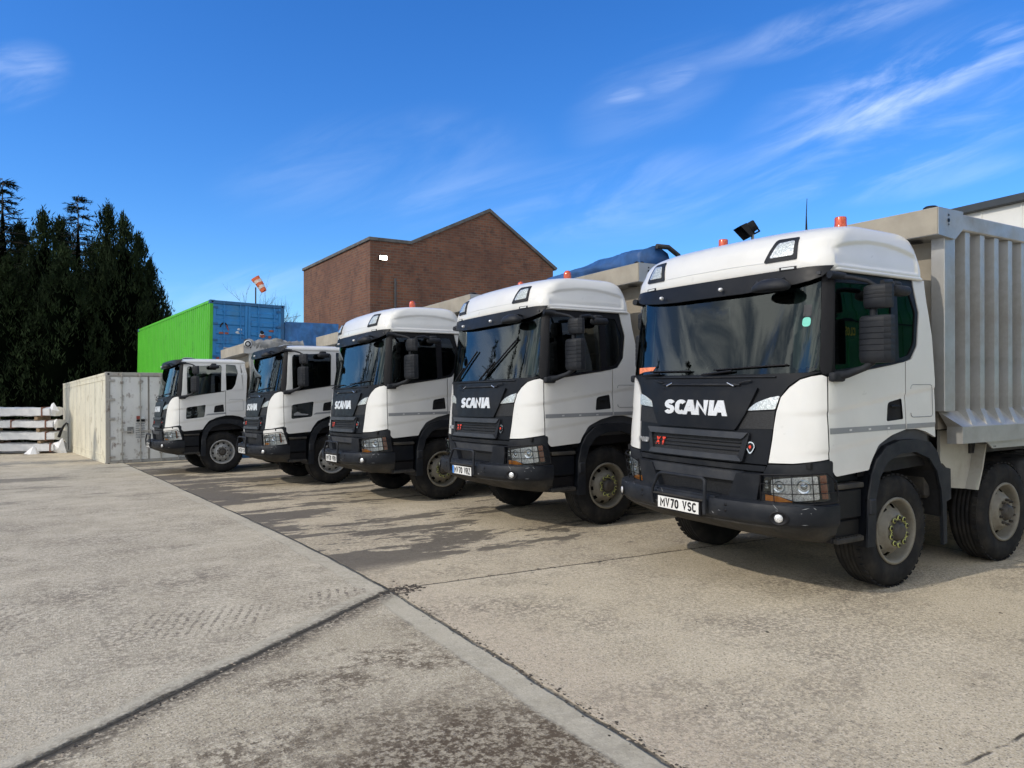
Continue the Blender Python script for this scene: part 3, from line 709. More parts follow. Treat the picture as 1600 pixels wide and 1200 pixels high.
    for sg in (-1, 1):
        ap = [(sg*(gs(z)+.004), z) for z in (2.0, 2.08, 2.3, 2.52, 2.71, 2.84)]+[(sg*ps(z), z) for z in (2.84, 2.733, 2.405, 2.08, 1.94)]+[(sg*1.24, 1.95)]
        panel(plain, 'door_pillar', ap, M['ink'] if A else M['ink'], root, -.002, .03, .05)
        if A:
            out = [(1.77, 2.84), (1.845, 2.53), (1.805, 2.22), (1.71, 2.10), (1.60, 2.07), (.83, 1.955)]
            fo = panel(plain, 'window_frame', [(sg*(ps(z)+.004), z) for z in (1.935, 2.08, 2.405, 2.733, 2.84 if A else 2.80)]+[Sx(x, z, sg) for x, z in out], M['ink'], root, -.006, .03, .08, holes=[rounded([Sx(x, z, sg) for x, z in wf], .03), rounded([Sx(x, z, sg) for x, z in rg_], .03)])
        else:
            out = [(1.99, 2.80), (2.04, 2.55), (2.06, 2.1), (1.60, 2.085), (.83, 1.955)]
            fo = panel(plain, 'window_frame', [(sg*(ps(z)+.004), z) for z in (1.935, 2.08, 2.405, 2.733, 2.84 if A else 2.80)]+[Sx(x, z, sg) for x, z in out], wh, root, 0, .03, .08, inner=bl, holes=[rounded([Sx(x, z, sg) for x, z in wf], .03), rounded([Sx(x, z, sg) for x, z in rg_], .03)], rimmat=M['ink'])
        panel(plain, 'door_window', rounded([Sx(x, z, sg) for x, z in wf], .03), M['sideglass'], root, -.016, 0, .1)
        panel(plain, 'quarter_window', rounded([Sx(x, z, sg) for x, z in rg_], .03), M['sideglass'], root, -.016, 0, .1)
        # door
        dr = [Sx(x, z, sg) for x, z in [(.525, 1.93), (.83, 1.962), (1.40, 2.04), (1.615, 2.075), (1.615, 1.45), (1.42, 1.41), (1.21, 1.325), (1.11, 1.20), (1.065, 1.11), (.60, 1.08), (.555, 1.14), (.525, 1.23)]]
        hc = rounded([Sx(x, z, sg) for x, z in [(1.35, 1.70), (1.565, 1.735), (1.58, 1.545), (1.325, 1.53)]], [.04, .02, .02, .02])
        holes = [hc]
        if not A:
            kw = rounded([Sx(x, z, sg) for x, z in [(.68, 1.67), (1.14, 1.735), (1.10, 1.42), (.665, 1.38)]], .04); holes.append(kw)
        do = panel(cab, 'door', rounded(dr, [0, 0, 0, 0, 0, .03, .03, .02, .02, .03, .02, .03]), wh, root, 0, .02, .06, .02, inner=bl, holes=holes, rimmat=M['ink'])
        panel(cab, 'handle_recess', hc, M['void'], do, -.018, .01, .1)
        hb = MB(); yy = sg*1.235; hb.box(1.40, 1.54, yy-.008, yy+.008, 1.655, 1.675, M['ink'], .005); hb.build('door_handle', do)
        if not A: panel(cab, 'kerb_window', kw, M['sideglass'], do, -.014, 0, .1)
        # rear side panel
        if A: rp = [(1.628, 2.072), (1.72, 2.095), (1.815, 2.22), (1.855, 2.53), (1.775, 2.84), (1.965, 2.84), (1.99, 2.62), (2.06, 2.32), (2.10, 1.9), (2.105, 1.36), (1.95, 1.42), (1.8, 1.45), (1.628, 1.452)]
        else: rp = [(1.628, 2.09), (2.052, 2.112), (2.03, 2.4), (2.003, 2.60), (1.985, 2.80), (2.10, 2.80), (2.16, 2.5), (2.14, 2.1), (2.12, 1.36), (1.95, 1.42), (1.8, 1.45), (1.628, 1.452)]
        rpo = panel(cab, 'rear_side_panel', [Sx(x, z, sg) for x, z in rp], wh, root, 0, .03, .08, .02, inner=bl)
        gr = MB(); poly_tube(gr, plain, [Sx(x, z, sg) for x, z in rounded([(1.70, 1.86), (2.05, 1.86), (2.06, 1.56), (1.70, 1.56)], .04)], .0035, M['stripe'], .0005, n=4)
        gr.build('locker_seam', rpo)
        # reflective tape
        if A:
            panel(cab, 'reflective_tape', [Sx(x, z, sg) for x, z in [(.53, 1.492), (1.61, 1.50), (1.61, 1.455), (.53, 1.442)]], M['stripe'], do, .003, 0, .1, .02)
            panel(cab, 'reflective_tape', [Sx(x, z, sg) for x, z in [(1.632, 1.50), (2.10, 1.503), (2.10, 1.458), (1.632, 1.455)]], M['stripe'], rpo, .003, 0, .1, .02)
            for x in (.78, 1.05, 1.33): panel(cab, 'tape_mark', [Sx(x, 1.478, sg), Sx(x+.035, 1.479, sg), Sx(x+.035, 1.463, sg), Sx(x, 1.462, sg)], M['tapemark'], do, .005, 0, .1)
        else:
            panel(cab, 'grey_moulding', [Sx(x, z, sg) for x, z in [(1.18, 1.50), (1.61, 1.53), (1.61, 1.49), (1.12, 1.46)]], M['stripe'], do, .003, 0, .1, .02)
        # seal under the windows
        sl_ = MB(); poly_tube(sl_, plain, [Sx(.56, 1.938, sg), Sx(.83, 1.966, sg), Sx(1.40, 2.044, sg), Sx(1.60, 2.075, sg)], .008, M['ink'], .002, n=5); sl_.build('window_seal', root)
    vis = [(-1.222, 2.862), (-1.20, 2.82), (-1.16, 2.772), (-1.08, 2.745), (-.97, 2.725), (-.69, 2.70), (-.43, 2.69)]
    vo = panel(plain, 'sun_visor', vis+[(-a, z) for a, z in reversed(vis)], bl, root, .055, .02, .05)
    # visor top closure
    vt = MB(); 
    for i in range(-22, 22):
        a, b_ = i*.055, (i+1)*.055
        vt.add([plain.P(a, 2.862, .055), plain.P(b_, 2.862, .055), plain.P(b_, 2.866, .0), plain.P(a, 2.866, .0)], [(0, 1, 2, 3)], bl)
    vt.build('visor_top', vo)
    d = MB()
    for s_ in ((.62, -.2) if A else (.3,)):
        d = MB(); c = plain.P(s_, 2.745, .08); d.lathe([(.016, 0), (.02, -.015), (.015, -.035), (0, -.038)], M['refl'], 12, axis='x', c=tuple(c)); d.build('visor_lamp', root)
    # front mirror below the visor near the kerb
    d = MB(); c = plain.P(-.80, 2.69, .17)
    d.lathe([(0, -.05), (.05, -.046), (.10, -.03), (.13, 0), (.132, .02), (.12, .03), (0, .03)], M['plastic'], 24, axis='z')
    d.v = [(v[0]*.75+c.x, v[1]*1.5+c.y, -v[2]*1.35+c.z) for v in d.v]
    d.tube([(c.x, c.y-.08, c.z+.03), (c.x+.05, c.y-.1, c.z+.06), tuple(plain.P(-.86, 2.76, .06))], .014, M['plastic'], 7)
    d.tube([(c.x, c.y+.12, c.z+.03), (c.x+.06, c.y+.2, c.z+.06)], .014, M['plastic'], 7)
    fixn(d.build('front_mirror', root))
    # roof
    if A:
        def dent(p):
            if abs(p.y) < 1.0 or p.z < 2.86: return p
            d_ = min(p.x-.62, 1.84-p.x, 3.135-.09*((p.x-1.25)/.62)**2-p.z, p.z-2.885)
            k = min(1, max(0, d_/.02)); k = k*k*(3-2*k); p.y *= 1-.011*k; return p
        lv = [(.46, 1.222, .22, 1.975, .12, 2.83), (.41, 1.232, .25, 1.968, .12, 2.86), (.40, 1.233, .26, 1.965, .12, 2.90), (.405, 1.228, .28, 1.955, .12, 2.97), (.425, 1.215, .32, 1.94, .13, 3.05), (.462, 1.208, .33, 1.915, .15, 3.13), (.545, 1.185, .36, 1.875, .17, 3.21), (.71, 1.125, .40, 1.81, .2, 3.268), (.97, .94, .45, 1.7, .2, 3.302), (1.15, .6, .3, 1.6, .15, 3.32)]
        rf = MB(); ring_loft(rf, lv, wh, side_in=dent, N=170); ro = rf.build('roof', root)
        lip = MB(); ring_loft(lip, [(.46, 1.225, .22, 1.978, .12, 2.832), (.46, 1.240, .22, 1.985, .12, 2.834), (.46, 1.240, .22, 1.985, .12, 2.856), (.46, 1.23, .22, 1.97, .12, 2.866)], wh, 1, 120, cap=False); lip.build('roof_lip', ro)
        sh = rounded([(-.645, 2.95), (-.72, 3.155), (-.925, 3.155), (-.962, 2.955)], .02); li = rounded([(-.70, 2.985), (-.755, 3.115), (-.90, 3.125), (-.925, 2.99)], .02)
        for mr in (False, True):
            L1 = panel(roof_s, 'roof_lamp', sh, M['plastic'], root, .014, .03, .06, mirror=mr)
            panel(roof_s, 'reflector', li, M['refl'], L1, .017, .004, .06, mirror=mr); panel(roof_s, 'lens', li, M['lens'], L1, .024, 0, .06, mirror=mr)
            mk = [(-.80, 2.895), (-.96, 2.895), (-.96, 2.865), (-.80, 2.865)]
            L2 = panel(roof_s, 'marker_lamp', mk, M['ink'], root, .008, .02, .06, mirror=mr)
            panel(roof_s, 'lens', [(-.82, 2.888), (-.94, 2.888), (-.94, 2.872), (-.82, 2.872)], M['paper'], L2, .010, 0, .06, mirror=mr)
        h = MB(); h.box(.98, 1.40, -.30, .30, 3.310, 3.333, M['ink'], .008); h.build('roof_hatch', root)
        h = MB()
        poly_tube(h, roof_s, [(-.66, 2.955), (-.3, 2.962), (.3, 2.962), (.66, 2.955)], .004, M['paper'], .001, n=4); h.build('roof_seam', ro)
    else:
        lv = [(.44, 1.222, .22, 2.16, .12, 2.79), (.40, 1.23, .24, 2.15, .12, 2.81), (.41, 1.215, .27, 2.13, .13, 2.85), (.46, 1.16, .45, 2.08, .16, 2.885), (.6, 1.05, .45, 2.0, .2, 2.905), (.9, .8, .4, 1.85, .2, 2.92)]
        rf = MB(); ring_loft(rf, lv, wh, N=120); ro = rf.build('roof', root)
        h = MB(); h.box(.75, 1.05, -.45, .35, 2.92, 2.955, M['plastic'], .015); h.box(.8, 1.0, -.35, .1, 2.95, 2.985, M['stripe'], .012); h.build('roof_hatch', root)
    # rear wall, floor, ceiling
    top = 3.2 if A else 2.80
    d = MB(); d.box(1.98 if A else 2.08, 2.0 if A else 2.10, -1.15, 1.15, 1.15, 2.86 if A else 2.80, M['white'], .004); d.box(1.94 if A else 2.03, 1.96 if A else 2.05, -1.14, 1.14, 1.2, 2.82 if A else 2.78, M['interior']); d.build('rear_wall', root)
    d = MB(); d.box(.36, 1.93, -1.17, 1.17, 1.15, 1.20, M['void']); d.build('cab_floor', root); d = MB(); d.box(.50, 1.93, -1.165, 1.165, 2.80, 2.825, M['interior']) if A else d.box(.50, 2.0, -1.165, 1.165, 2.77, 2.785, M['interior'])
    d.build('cab_ceiling', root)
    for sg in (-1, 1):
        panel(plain, 'door_lining', [Sx(x, z, sg) for x, z in [(.5, 1.17), (.5, 1.92), (1.99, 1.98), (2.05, 1.2)]] if A else [Sx(x, z, sg) for x, z in [(.5, 1.70), (.5, 1.92), (1.99, 1.98), (2.05, 1.70)]], M['interior'], root, -.04, .01, .1)
        # curtains behind the glass edge
        c_ = MB(); V = []; n = 26
        for i in range(n+1):
            t = i/n; x = .48+.15*t+.012*math.sin(i*1.9); y = sg*(.90+.17*t)
            V += [(x+.012*math.sin(i*1.3), y, 2.0+.02*math.sin(i)), (x+.05, y*.985, 2.76)]
        c_.add(V, [(2*i, 2*i+1, 2*i+3, 2*i+2) for i in range(n)], M['curtain'], True)
        if A: c_.build('curtain', root)
    # interior
    d = MB()
    dv = []; ks = [i*.1-1.05 for i in range(22)]
    for q in ks:
        f_ = plain.P(q, 1.90, -.06); dv += [(f_.x, f_.y, 1.5), (f_.x, f_.y, 1.90), (f_.x+.08, f_.y*.99, 1.945), (.66, f_.y*.97, 1.95), (.84, f_.y*.96, 1.88), (.86, f_.y*.96, 1.5)]
    d.add(dv, [(i*6+j, (i+1)*6+j, (i+1)*6+j+1, i*6+j+1) for i in range(21) for j in range(5)], M['interior']); d.box(.70, .88, .30, .85, 1.93, 2.02, M['interior'], .04, seg=2); fixn(d.build('dashboard', root))
    d = MB(); c = Vector((.90, .58, 1.98)); Q = Matrix.Rotation(R(-62), 4, 'Y'); Q.translation = c; N = 28
    t = MB()
    pts = [(.22*math.cos(2*PI*i/N), .22*math.sin(2*PI*i/N), 0) for i in range(N+1)]; t.tube(pts, .016, M['ink'], 7); t.tube([(-.2, 0, 0), (.2, 0, 0)], .02, M['ink']); t.tube([(0, 0, -.25), (0, 0, .01)], .03, M['ink'])
    d.add([Q @ Vector(v) for v in t.v], t.f, M['ink'], True); d.build('steering_wheel', root)
    for y in (-.58, .58):
        d = MB(); d.box(1.18, 1.68, y-.24, y+.24, 1.55, 1.72, M['seat'], .06, seg=3)
        Q = Matrix.Translation((1.62, y, 1.70)) @ Matrix.Rotation(R(10), 4, 'Y')
        d.box(-.06, .08, -.24, .24, 0, .62, M['seat'], .05, Q, 3); d.box(-.04, .07, -.14, .14, .64, .84, M['seat'], .04, Q, 3); d.build('seat', root)
    # mirrors
    for sg in (-1, 1):
        m_ = empty('mirror', (0, 0, 0)); m_.parent = root
        d = MB()
        def shell(x0, x1, y0, y1, z0, z1, ribs):
            N = 18; V = []
            pr = [(0, .0), (.0, 1), (.04, 1.0), (.1, .99), (.55, .95), (.85, .8), (1., .5)]
            prof = [(x1, y0), (x1-.02, y0-.012), (x0+.05, y0-.01), (x0+.015, y0+.02), (x0, y0+.06), (x0+.005, y1-.10), (x0+.04, y1-.03), (x0+.09, y1), (x1-.02, y1+.0), (x1, y1-.015)]
            rows = [(z0, .86), (z0+.015, .95), (z0+.04, 1.)]
            for k in range(ribs):
                a = z0+.05+(z1-z0-.10)*k/ribs; b = z0+.05+(z1-z0-.10)*(k+1)/ribs
                rows += [(a+.004, 1.014), (b-.008, 1.012), (b-.003, .985)]
            rows += [(z1-.04, 1.), (z1-.015, .95), (z1, .84)]
            cx, cy = x1, (y0+y1)/2
            for z, k in rows: V += [(cx+(p[0]-cx)*k, sg*(cy+(p[1]-cy)*(1-(1-k)*.4)), z) for p in prof]
            n = len(prof); Fc = [(i*n+j, i*n+j+1, (i+1)*n+j+1, (i+1)*n+j) for i in range(len(rows)-1) for j in range(n-1)]
            Fc += [(i*n+n-1, i*n, (i+1)*n, (i+1)*n+n-1) for i in range(len(rows)-1)]+[tuple(range(n)), tuple((len(rows)-1)*n+j for j in range(n-1, -1, -1))]
            d.add(V, Fc, M['plastic'])
        shell(.755, .925, 1.33, 1.58, 2.045, 2.44, 6); shell(.785, .925, 1.35, 1.57, 2.505, 2.70, 3)
        mo = fixn(d.build('mirror_housing', m_)); mo.data.polygons.foreach_set('use_smooth', [True]*len(mo.data.polygons)); mo.data.set_sharp_from_angle(angle=R(28))
        d = MB(); d.box(.920, .927, sg*1.36, sg*1.54, 2.08, 2.41, M['chrome']); d.box(.920, .927, sg*1.37, sg*1.54, 2.53, 2.68, M['chrome']); fixn(d.build('mirror_glass', m_))
        d = MB()
        d.tube([(.62, sg*1.25, 2.775), (.72, sg*1.32, 2.765), (.80, sg*1.40, 2.735), (.855, sg*1.44, 2.69)], [.022, .017, .017, .02], M['plastic'], 8)
        am = MB(); am.tube([(.52, sg*1.24, 2.79), (.68, sg*1.27, 2.78)], [.035, .03], M['plastic'], 8); am.build('arm_mount', m_)
        d.tube([(.855, sg*1.42, 2.52), (.855, sg*1.42, 2.42)], .03, M['plastic'], 8)
        d.build('upper_mirror_arm', m_); d = MB()
        d.tube([(.58, sg*1.25, 1.93), (.66, sg*1.31, 1.95), (.77, sg*1.39, 2.0), (.84, sg*1.43, 2.06)], [.045, .035, .028, .03], M['plastic'], 8)
        d.box(.50, .66, min(sg*1.235, sg*1.30), max(sg*1.235, sg*1.30), 1.885, 1.965, M['plastic'], .02, seg=2)
        d.build('lower_mirror_arm', m_)
        # kerb mirror over the door
        if sg < 0:
            d = MB(); d.box(1.20, 1.44, -1.42, -1.28, 2.645, 2.735, M['plastic'], .042, seg=4); d.box(1.26, 1.38, -1.36, -1.24, 2.72, 2.775, M['plastic'], .02, seg=2)
            if A: d.tube([(.95, -1.44, 2.73), (1.10, -1.42, 2.75), (1.22, -1.36, 2.73)], .022, M['plastic'], 8)
            d.build('kerb_mirror', m_)
    # wipers
    d = MB()
    def wiper(s0, s1, z1):
        poly_tube(d, plain, [(s0, 1.95), (s0+(s1-s0)*.4, 1.95+(z1-1.95)*.4)], .011, M['ink'], .03, n=6)
        poly_tube(d, plain, [(s0+(s1-s0)*.15, 1.99+(z1-1.96)*.08), (s1, z1)], .008, M['ink'], .018, n=6)
    if A and root.get('park') == 'up': wiper(.55, .02, 2.33); wiper(-.22, -.78, 2.42)
    else: wiper(.85, .12, 1.99); wiper(-.05, -.95, 2.03)
    d.build('wiper', root)

def build_chassis(root, kind):
    A = kind == 'A'
    d = MB()
    for sg in (-1, 1): d.box(.5, 8.4, sg*.42-.04, sg*.42+.04, .72, 1.0, M['steel'], .01)
    for x in (.8, 2.3, 4.4, 6.6, 8.3): d.box(x-.06, x+.06, -.4, .4, .75, .95, M['steel'])
    for x in (1.54, 3.49, 6.2, 7.55): d.tube([(x, -.95, .52), (x, .95, .52)], .07, M['steel'], 10)
    d.box(.55, 1.9, -.38, .38, .45, 1.1, M['steel'], .05)          # engine and sump mass
    d.build('chassis', root)
    for sg in (-1, 1):
        # steps ahead of the wheel
        st = MB()
        y0, y1 = (-1.245, -.80) if sg < 0 else (.80, 1.245)
        st.box(.62, .99, min(sg*1.13, sg*.82), max(sg*1.13, sg*.82), .50, 1.14, M['ink'])
        st.box(.56, 1.02, min(sg*1.16, sg*.9), max(sg*1.16, sg*.9), 1.02, 1.13, M['black'])
        for z in (.965, .50): st.box(.62, .99, y0, y1, z, z+.045, M['dusty'], .008)
        st.box(.60, .985, min(sg*1.225, sg*1.16), max(sg*1.225, sg*1.16), .70, .96, M['black'], .015); st.box(.60, .985, min(sg*1.20, sg*1.14), max(sg*1.20, sg*1.14), .50, .69, M['ink'], .01)
        for k in range(9): st.box(.64+k*.038, .655+k*.038, y0+.01, y0+.12, .545, .555, M['dusty']) if sg < 0 else None
        st.build('entry_step', root)
        # front wheel arch
        fe = MB()
        cx, cz = 1.60, .62
        outer = [(1.0, .44), (1.02, .86), (1.07, 1.07), (1.15, 1.20), (1.30, 1.31), (1.49, 1.355), (1.76, 1.355), (1.98, 1.32), (2.10, 1.22), (2.16, 1.10), (2.18, 1.08), (2.32, 1.05), (2.33, .76), (2.25, .74), (2.26, .34), (2.20, .33)]
        inner = [(2.19, .60), (2.165, .85), (2.09, 1.04), (1.96, 1.17), (1.74, 1.24), (1.5, 1.235), (1.30, 1.17), (1.19, 1.04), (1.13, .86), (1.12, .44)]
        fe.prism(outer+inner, 'y', sg*1.268, sg*1.235, M['plastic'])
        V = []; arcp = outer[:11]
        pth = inner[::-1]
        for x, z in pth: V += [(x, sg*1.25, z), (x, sg*.80, z)]
        fe.add(V, [(2*i, 2*i+1, 2*i+3, 2*i+2) for i in range(len(pth)-1)], M['void'])
        V = []
        for x, z in outer[:11]: V += [(x, sg*1.25, z), (x, sg*.80, z)]
        fe.add(V, [(2*i, 2*i+1, 2*i+3, 2*i+2) for i in range(10)], M['black'])
        fe.box(1.02, 1.115, min(sg*1.26, sg*1.285), max(sg*1.26, sg*1.285), .72, .86, M['plastic'], .012)
        fixn(fe.build('wheel_arch', root))
        wl = MB(); wl.prism([(.97, 1.05), (1.02, 1.47), (2.09, 1.47), (2.08, 1.1)], 'y', sg*1.19, sg*1.17, M['ink']); fixn(wl.build('arch_liner', root))
    # mud guard in front of the second axle
    for sg in (-1, 1):
        sk = MB(); sk.prism([(2.48, 1.40), (3.03, 1.40), (3.10, 1.25), (3.03, 1.0), (2.94, .79), (2.55, .83), (2.48, .95)], 'y', sg*1.08, sg*1.05, M['skirt'])
        V = []
        for x, z in [(2.94, .79), (3.03, 1.0), (3.10, 1.25)]: V += [(x, sg*1.20, z), (x, sg*.80, z)]
        for x, z in [(2.965, .79), (3.055, 1.0), (3.125, 1.25)]: V += [(x, sg*1.20, z), (x, sg*.80, z)]
        sk.add(V, [(0, 1, 3, 2), (2, 3, 5, 4), (6, 8, 9, 7), (8, 10, 11, 9), (0, 2, 8, 6), (2, 4, 10, 8), (0, 6, 7, 1)], M['skirt'])
        fixn(sk.build('mudguard', root))
        bx = MB(); bx.box(2.12, 2.48, min(sg*1.15, sg*.8), max(sg*1.15, sg*.8), .76, 1.08, M['dusty'], .03); bx.box(2.18, 2.40, min(sg*1.0, sg*.5), max(sg*1.0, sg*.5), 1.08, 1.5, M['steel'], .02)
        for z in (.84, .92, 1.0): bx.box(2.27, 2.44, min(sg*1.155, sg*1.14), max(sg*1.155, sg*1.14), z, z+.03, M['ink'])
        fixn(bx.build('air_filter_box', root))
        for x in (4.25, 4.9):
            tk = MB(); tk.box(x-.3, x+.3, min(sg*1.15, sg*.55), max(sg*1.15, sg*.55), .5, 1.05, M['alu'] if x > 4.5 else M['steel'], .08, seg=3); tk.build('fuel_tank', root)
    rm = M['rim'] if A else M['rim_clean']
    for i, x in enumerate((1.54, 3.49, 6.2, 7.55)):
        for sg in (-1, 1): make_wheel(root, x, sg, rm, dual=i > 1, nuts=(i < 1 and sg < 0 and A))

def build_body(root, kind):
    A = True
    ztop = 3.54 if kind == 'A' else 3.32
    rt = empty('tipper_body'); rt.parent = root
    al = M['alu']; X0, X1 = 2.32, 8.5
    d = MB()
    # walls as sheets, open on top
    zt = ztop-.2
    for sg in (-1, 1):
        d.box(X0, X1, min(sg*1.12, sg*1.145), max(sg*1.12, sg*1.145), 1.42, zt+.02, M['wallalu'])
    d.box(X0, X0+.03, -1.118, 1.118, 1.42, zt+.1, M['board']); d.box(X1-.03, X1, -1.118, 1.118, 1.42, zt+.1, al); d.box(X0+.032, X1-.032, -1.117, 1.117, 1.42, 1.46, al)
    for sg in (-1, 1):     # corner post
        d.box(X0-.09, X0+.10, min(sg*1.13, sg*1.262), max(sg*1.13, sg*1.262), 1.60, zt-.03, al, .006)
        d.box(X1-.12, X1+.03, min(sg*1.192, sg*1.27), max(sg*1.192, sg*1.27), 1.45, zt+.15, al, .006)
    d.build('wall', rt)
    x = 2.59; r = MB()
    def rib(x, sg_):
        r = MB()
        for sg in (sg_,):
            V = []
            for z, k in ((1.50, 1.0), (1.62, 0), (zt+.02, 0)):
                yo = 1.262 if k == 0 else 1.33
                V += [(x-.06, sg*1.144, z), (x-.042, sg*yo, z), (x+.042, sg*yo, z), (x+.06, sg*1.144, z)]
            V[0:4] = [(x-.06, sg*1.144, 1.452), (x-.045, sg*1.335, 1.452), (x+.045, sg*1.335, 1.452), (x+.06, sg*1.144, 1.452)]
            r.add(V, [(0, 1, 5, 4), (1, 2, 6, 5), (2, 3, 7, 6), (4, 5, 9, 8), (5, 6, 10, 9), (6, 7, 11, 10)], al)
            # weld beads
            for k in range(9):
                z = 1.8+k*.17; r.box(x-.068, x-.059, min(sg*1.144, sg*1.155), max(sg*1.144, sg*1.155), z, z+.014, M['tapemark'])
        return fixn(r.build('rib', rt))
    for sg_ in (-1, 1):
        r0 = rib(2.64, sg_); k = 1
        while 2.64+k*.277 < X1-.2:
            c = r0.copy(); COL.objects.link(c); c.parent = rt; c.location = (k*.277, 0, 0); k += 1
    tr = MB()
    for sg in (-1, 1): tr.box(2.50, X1, min(sg*1.165, sg*1.285), max(sg*1.165, sg*1.285), zt+.022, ztop-.02, al, .012)
    tr.build('top_rail', rt)
    cn = MB()
    cn.prism([(2.07, ztop), (2.07, ztop-.26), (2.36, ztop-.28), (2.50, ztop-.17), (2.50, ztop)], 'y', -1.295, 1.295, al)
    cn = cn.build('front_canopy', rt); fixn(cn)
    cf = MB(); cf.box(2.062, 2.069, -1.288, 1.288, ztop-.255, ztop-.005, M['board']); cf.build('canopy_board', cn)
    cl = MB(); cl.lathe([(.07, 0), (.07, .03), (.05, .045), (0, .045)], M['ink'], 16, axis='z', c=(2.2, -1.15, ztop)); cl.lathe([(.07, -.012), (.03, -.014), (0, -.014)], M['ink'], 14, axis='z', c=(2.2, -1.0, ztop-.275))
    for z, r_ in ((-.06, .012), (-.11, .02), (-.15, .01)): cl.lathe([(r_, -.004), (0, -.004)], M['ink'], 10, axis='y', c=(2.24, -1.295, ztop+z))
    cl.build('canopy_fitting', cn)
    lo = MB()
    for sg in (-1, 1):
        P = [(1.192, 1.60), (1.34, 1.452), (1.34, 1.29), (1.19, 1.28), (1.19, 1.45)]
        V = []
        for xx in (2.40, X1): V += [(xx+(-.16 if i == 0 else 0)*(xx < 3), sg*p[0], p[1]) for i, p in enumerate(P)]
        n = 5; lo.add(V, [tuple(range(n)), tuple(range(2*n-1, n-1, -1))]+[(i, (i+1) % n, (i+1) % n+n, i+n) for i in range(n)], al)
        lo.prism([(2.92, 1.288), (X1, 1.285), (X1, 1.20), (3.04, 1.215)], 'y', sg*1.30, sg*1.285, al)
        for xx in (3.06, 3.09, 3.72, 3.75, 4.4, 5.2, 6.0): lo.lathe([(.009, 0), (0, 0)], M['ink'], 8, c=(xx, sg*1.3015, 1.235))
    fixn(lo.build('rub_rail', rt))
    fl = MB(); fl.box(X0, X1, -.9, .9, 1.2, 1.40, M['steel']); fl.box(3.0, 8.3, -1.1, 1.1, 1.15, 1.28, M['steel']); fl.build('subframe', rt)
    return rt

def build_truck(kind, park=None):
    root = empty('tipper_truck')
    if park: root['park'] = park
    build_cab(root, kind); build_chassis(root, kind); build_body(root, kind)
    if park: del root['park']
    return root
def plate(root, txt, blue=False, spacing=.012):
    d = MB(); d.box(-.024, -.0185, -.27, .27, .672, .783, M['platewhite'], .002)
    if blue: d.box(-.0262, -.0245, .225, .268, .675, .780, M['plateblue'])
    o = d.build('number_plate', root)
    t = MB(); a = .215 if blue else .235
    add_text(t, txt, .086, .0168, .007, lambda u, v, q: Vector((-.0245-max(q, 0), a-u, .686+v)), M['ink'], .001, wide=.78, width=a+.245)
    fixn(t.build('plate_characters', o))
def beacons(root, domed, spots):
    for x, y, z in spots:
        b = empty('beacon', (x, y, z)); b.parent = root
        d = MB(); d.lathe([(.02, -.12), (.02, -.021), (.058, -.02), (.058, .012), (0, .012)], M['ink' if domed else 'paper'], 18, axis='z'); d.build('base', b)
        d = MB(); prof = [(.05, .012), (.052, .08), (.047, .115), (.03, .138), (0, .145)] if domed else [(.055, .012), (.055, .06), (.053, .062), (.053, .115), (.048, .125), (0, .126)]
        d.lathe(prof, M['beacon'], 20, axis='z'); d.build('lamp_dome', b)
TR = dict(t1=(4.993, 5.182, -.001, 0, 0, 0), t2=(4.669, 8.976, -.016, .006, -.035, .006), t3=(3.992, 12.575, -.163, .02, -.034, .008), t4=(3.275, 16.446, -.261, .041, -.034, .006), t5=(1.902, 21.185, -.469, .046, -.032, .001))
def pose(o, k):
    X, Y, Z, yw, ro, pi_ = TR[k]; g0, g1 = ground_z(Y-1.2), ground_z(Y+1.2)
    o.location = (X, Y, (g0+g1)/2); o.rotation_euler = (math.atan((g1-g0)/2.4), 0, yw)
GRP = 'white tipper trucks parked side by side'
t1 = build_truck('A'); pose(t1, 't1')
t2 = copy_tree(t1); pose(t2, 't2'); t3 = copy_tree(t1); pose(t3, 't3')
t4 = build_truck('B'); pose(t4, 't4'); t5 = copy_tree(t4); pose(t5, 't5')
tag(t1, 'white high-roofed tipper truck with plate MV70 VSC and bare ribbed aluminium body, nearest the viewer', 'truck', GRP)
tag(t2, 'white high-roofed tipper truck with blue-banded plate and raised wipers under a blue tarpaulin', 'truck', GRP)
tag(t3, 'middle tipper truck of the row, high-roofed, domed beacon before the brick wall', 'truck', GRP)
tag(t4, 'white low-roofed tipper truck, second from the far end of the row', 'truck', GRP)
tag(t5, 'white low-roofed tipper truck with rear quarter window, last in row beside the rusty white container', 'truck', GRP)
plate(t1, 'MV70 VSC'); plate(t2, 'MV70 VRZ', True, .008); plate(t3, 'MV70 VR0', False, .008); plate(t4, 'MV70 V2J', False, .008); plate(t5, 'MV70 VRE', False, .008)
beacons(t1, False, [(1.13, -.92, 3.275), (1.50, .84, 3.40)]); beacons(t2, True, [(1.13, -.92, 3.265), (1.50, .84, 3.39)]); beacons(t3, True, [(1.13, -.92, 3.265)])
# raised wipers of the second truck
for ch in list(t2.children):
    if ch.name.startswith('wiper'):
        d = MB()
        for s0, s1, zt_ in ((.74, .18, 2.36), (-.05, -.80, 2.47)):
            poly_tube(d, plain, [(s0, 1.95), (s0+(s1-s0)*.45, 1.95+(zt_-1.95)*.45)], .013, M['ink'], .035, n=6); poly_tube(d, plain, [(s0+(s1-s0)*.2, 1.95+(zt_-1.95)*.12), (s1, zt_)], .012, M['ink'], .018, n=6)
        wo = d.build('wiper_pair', t2); bpy.data.objects.remove(ch)
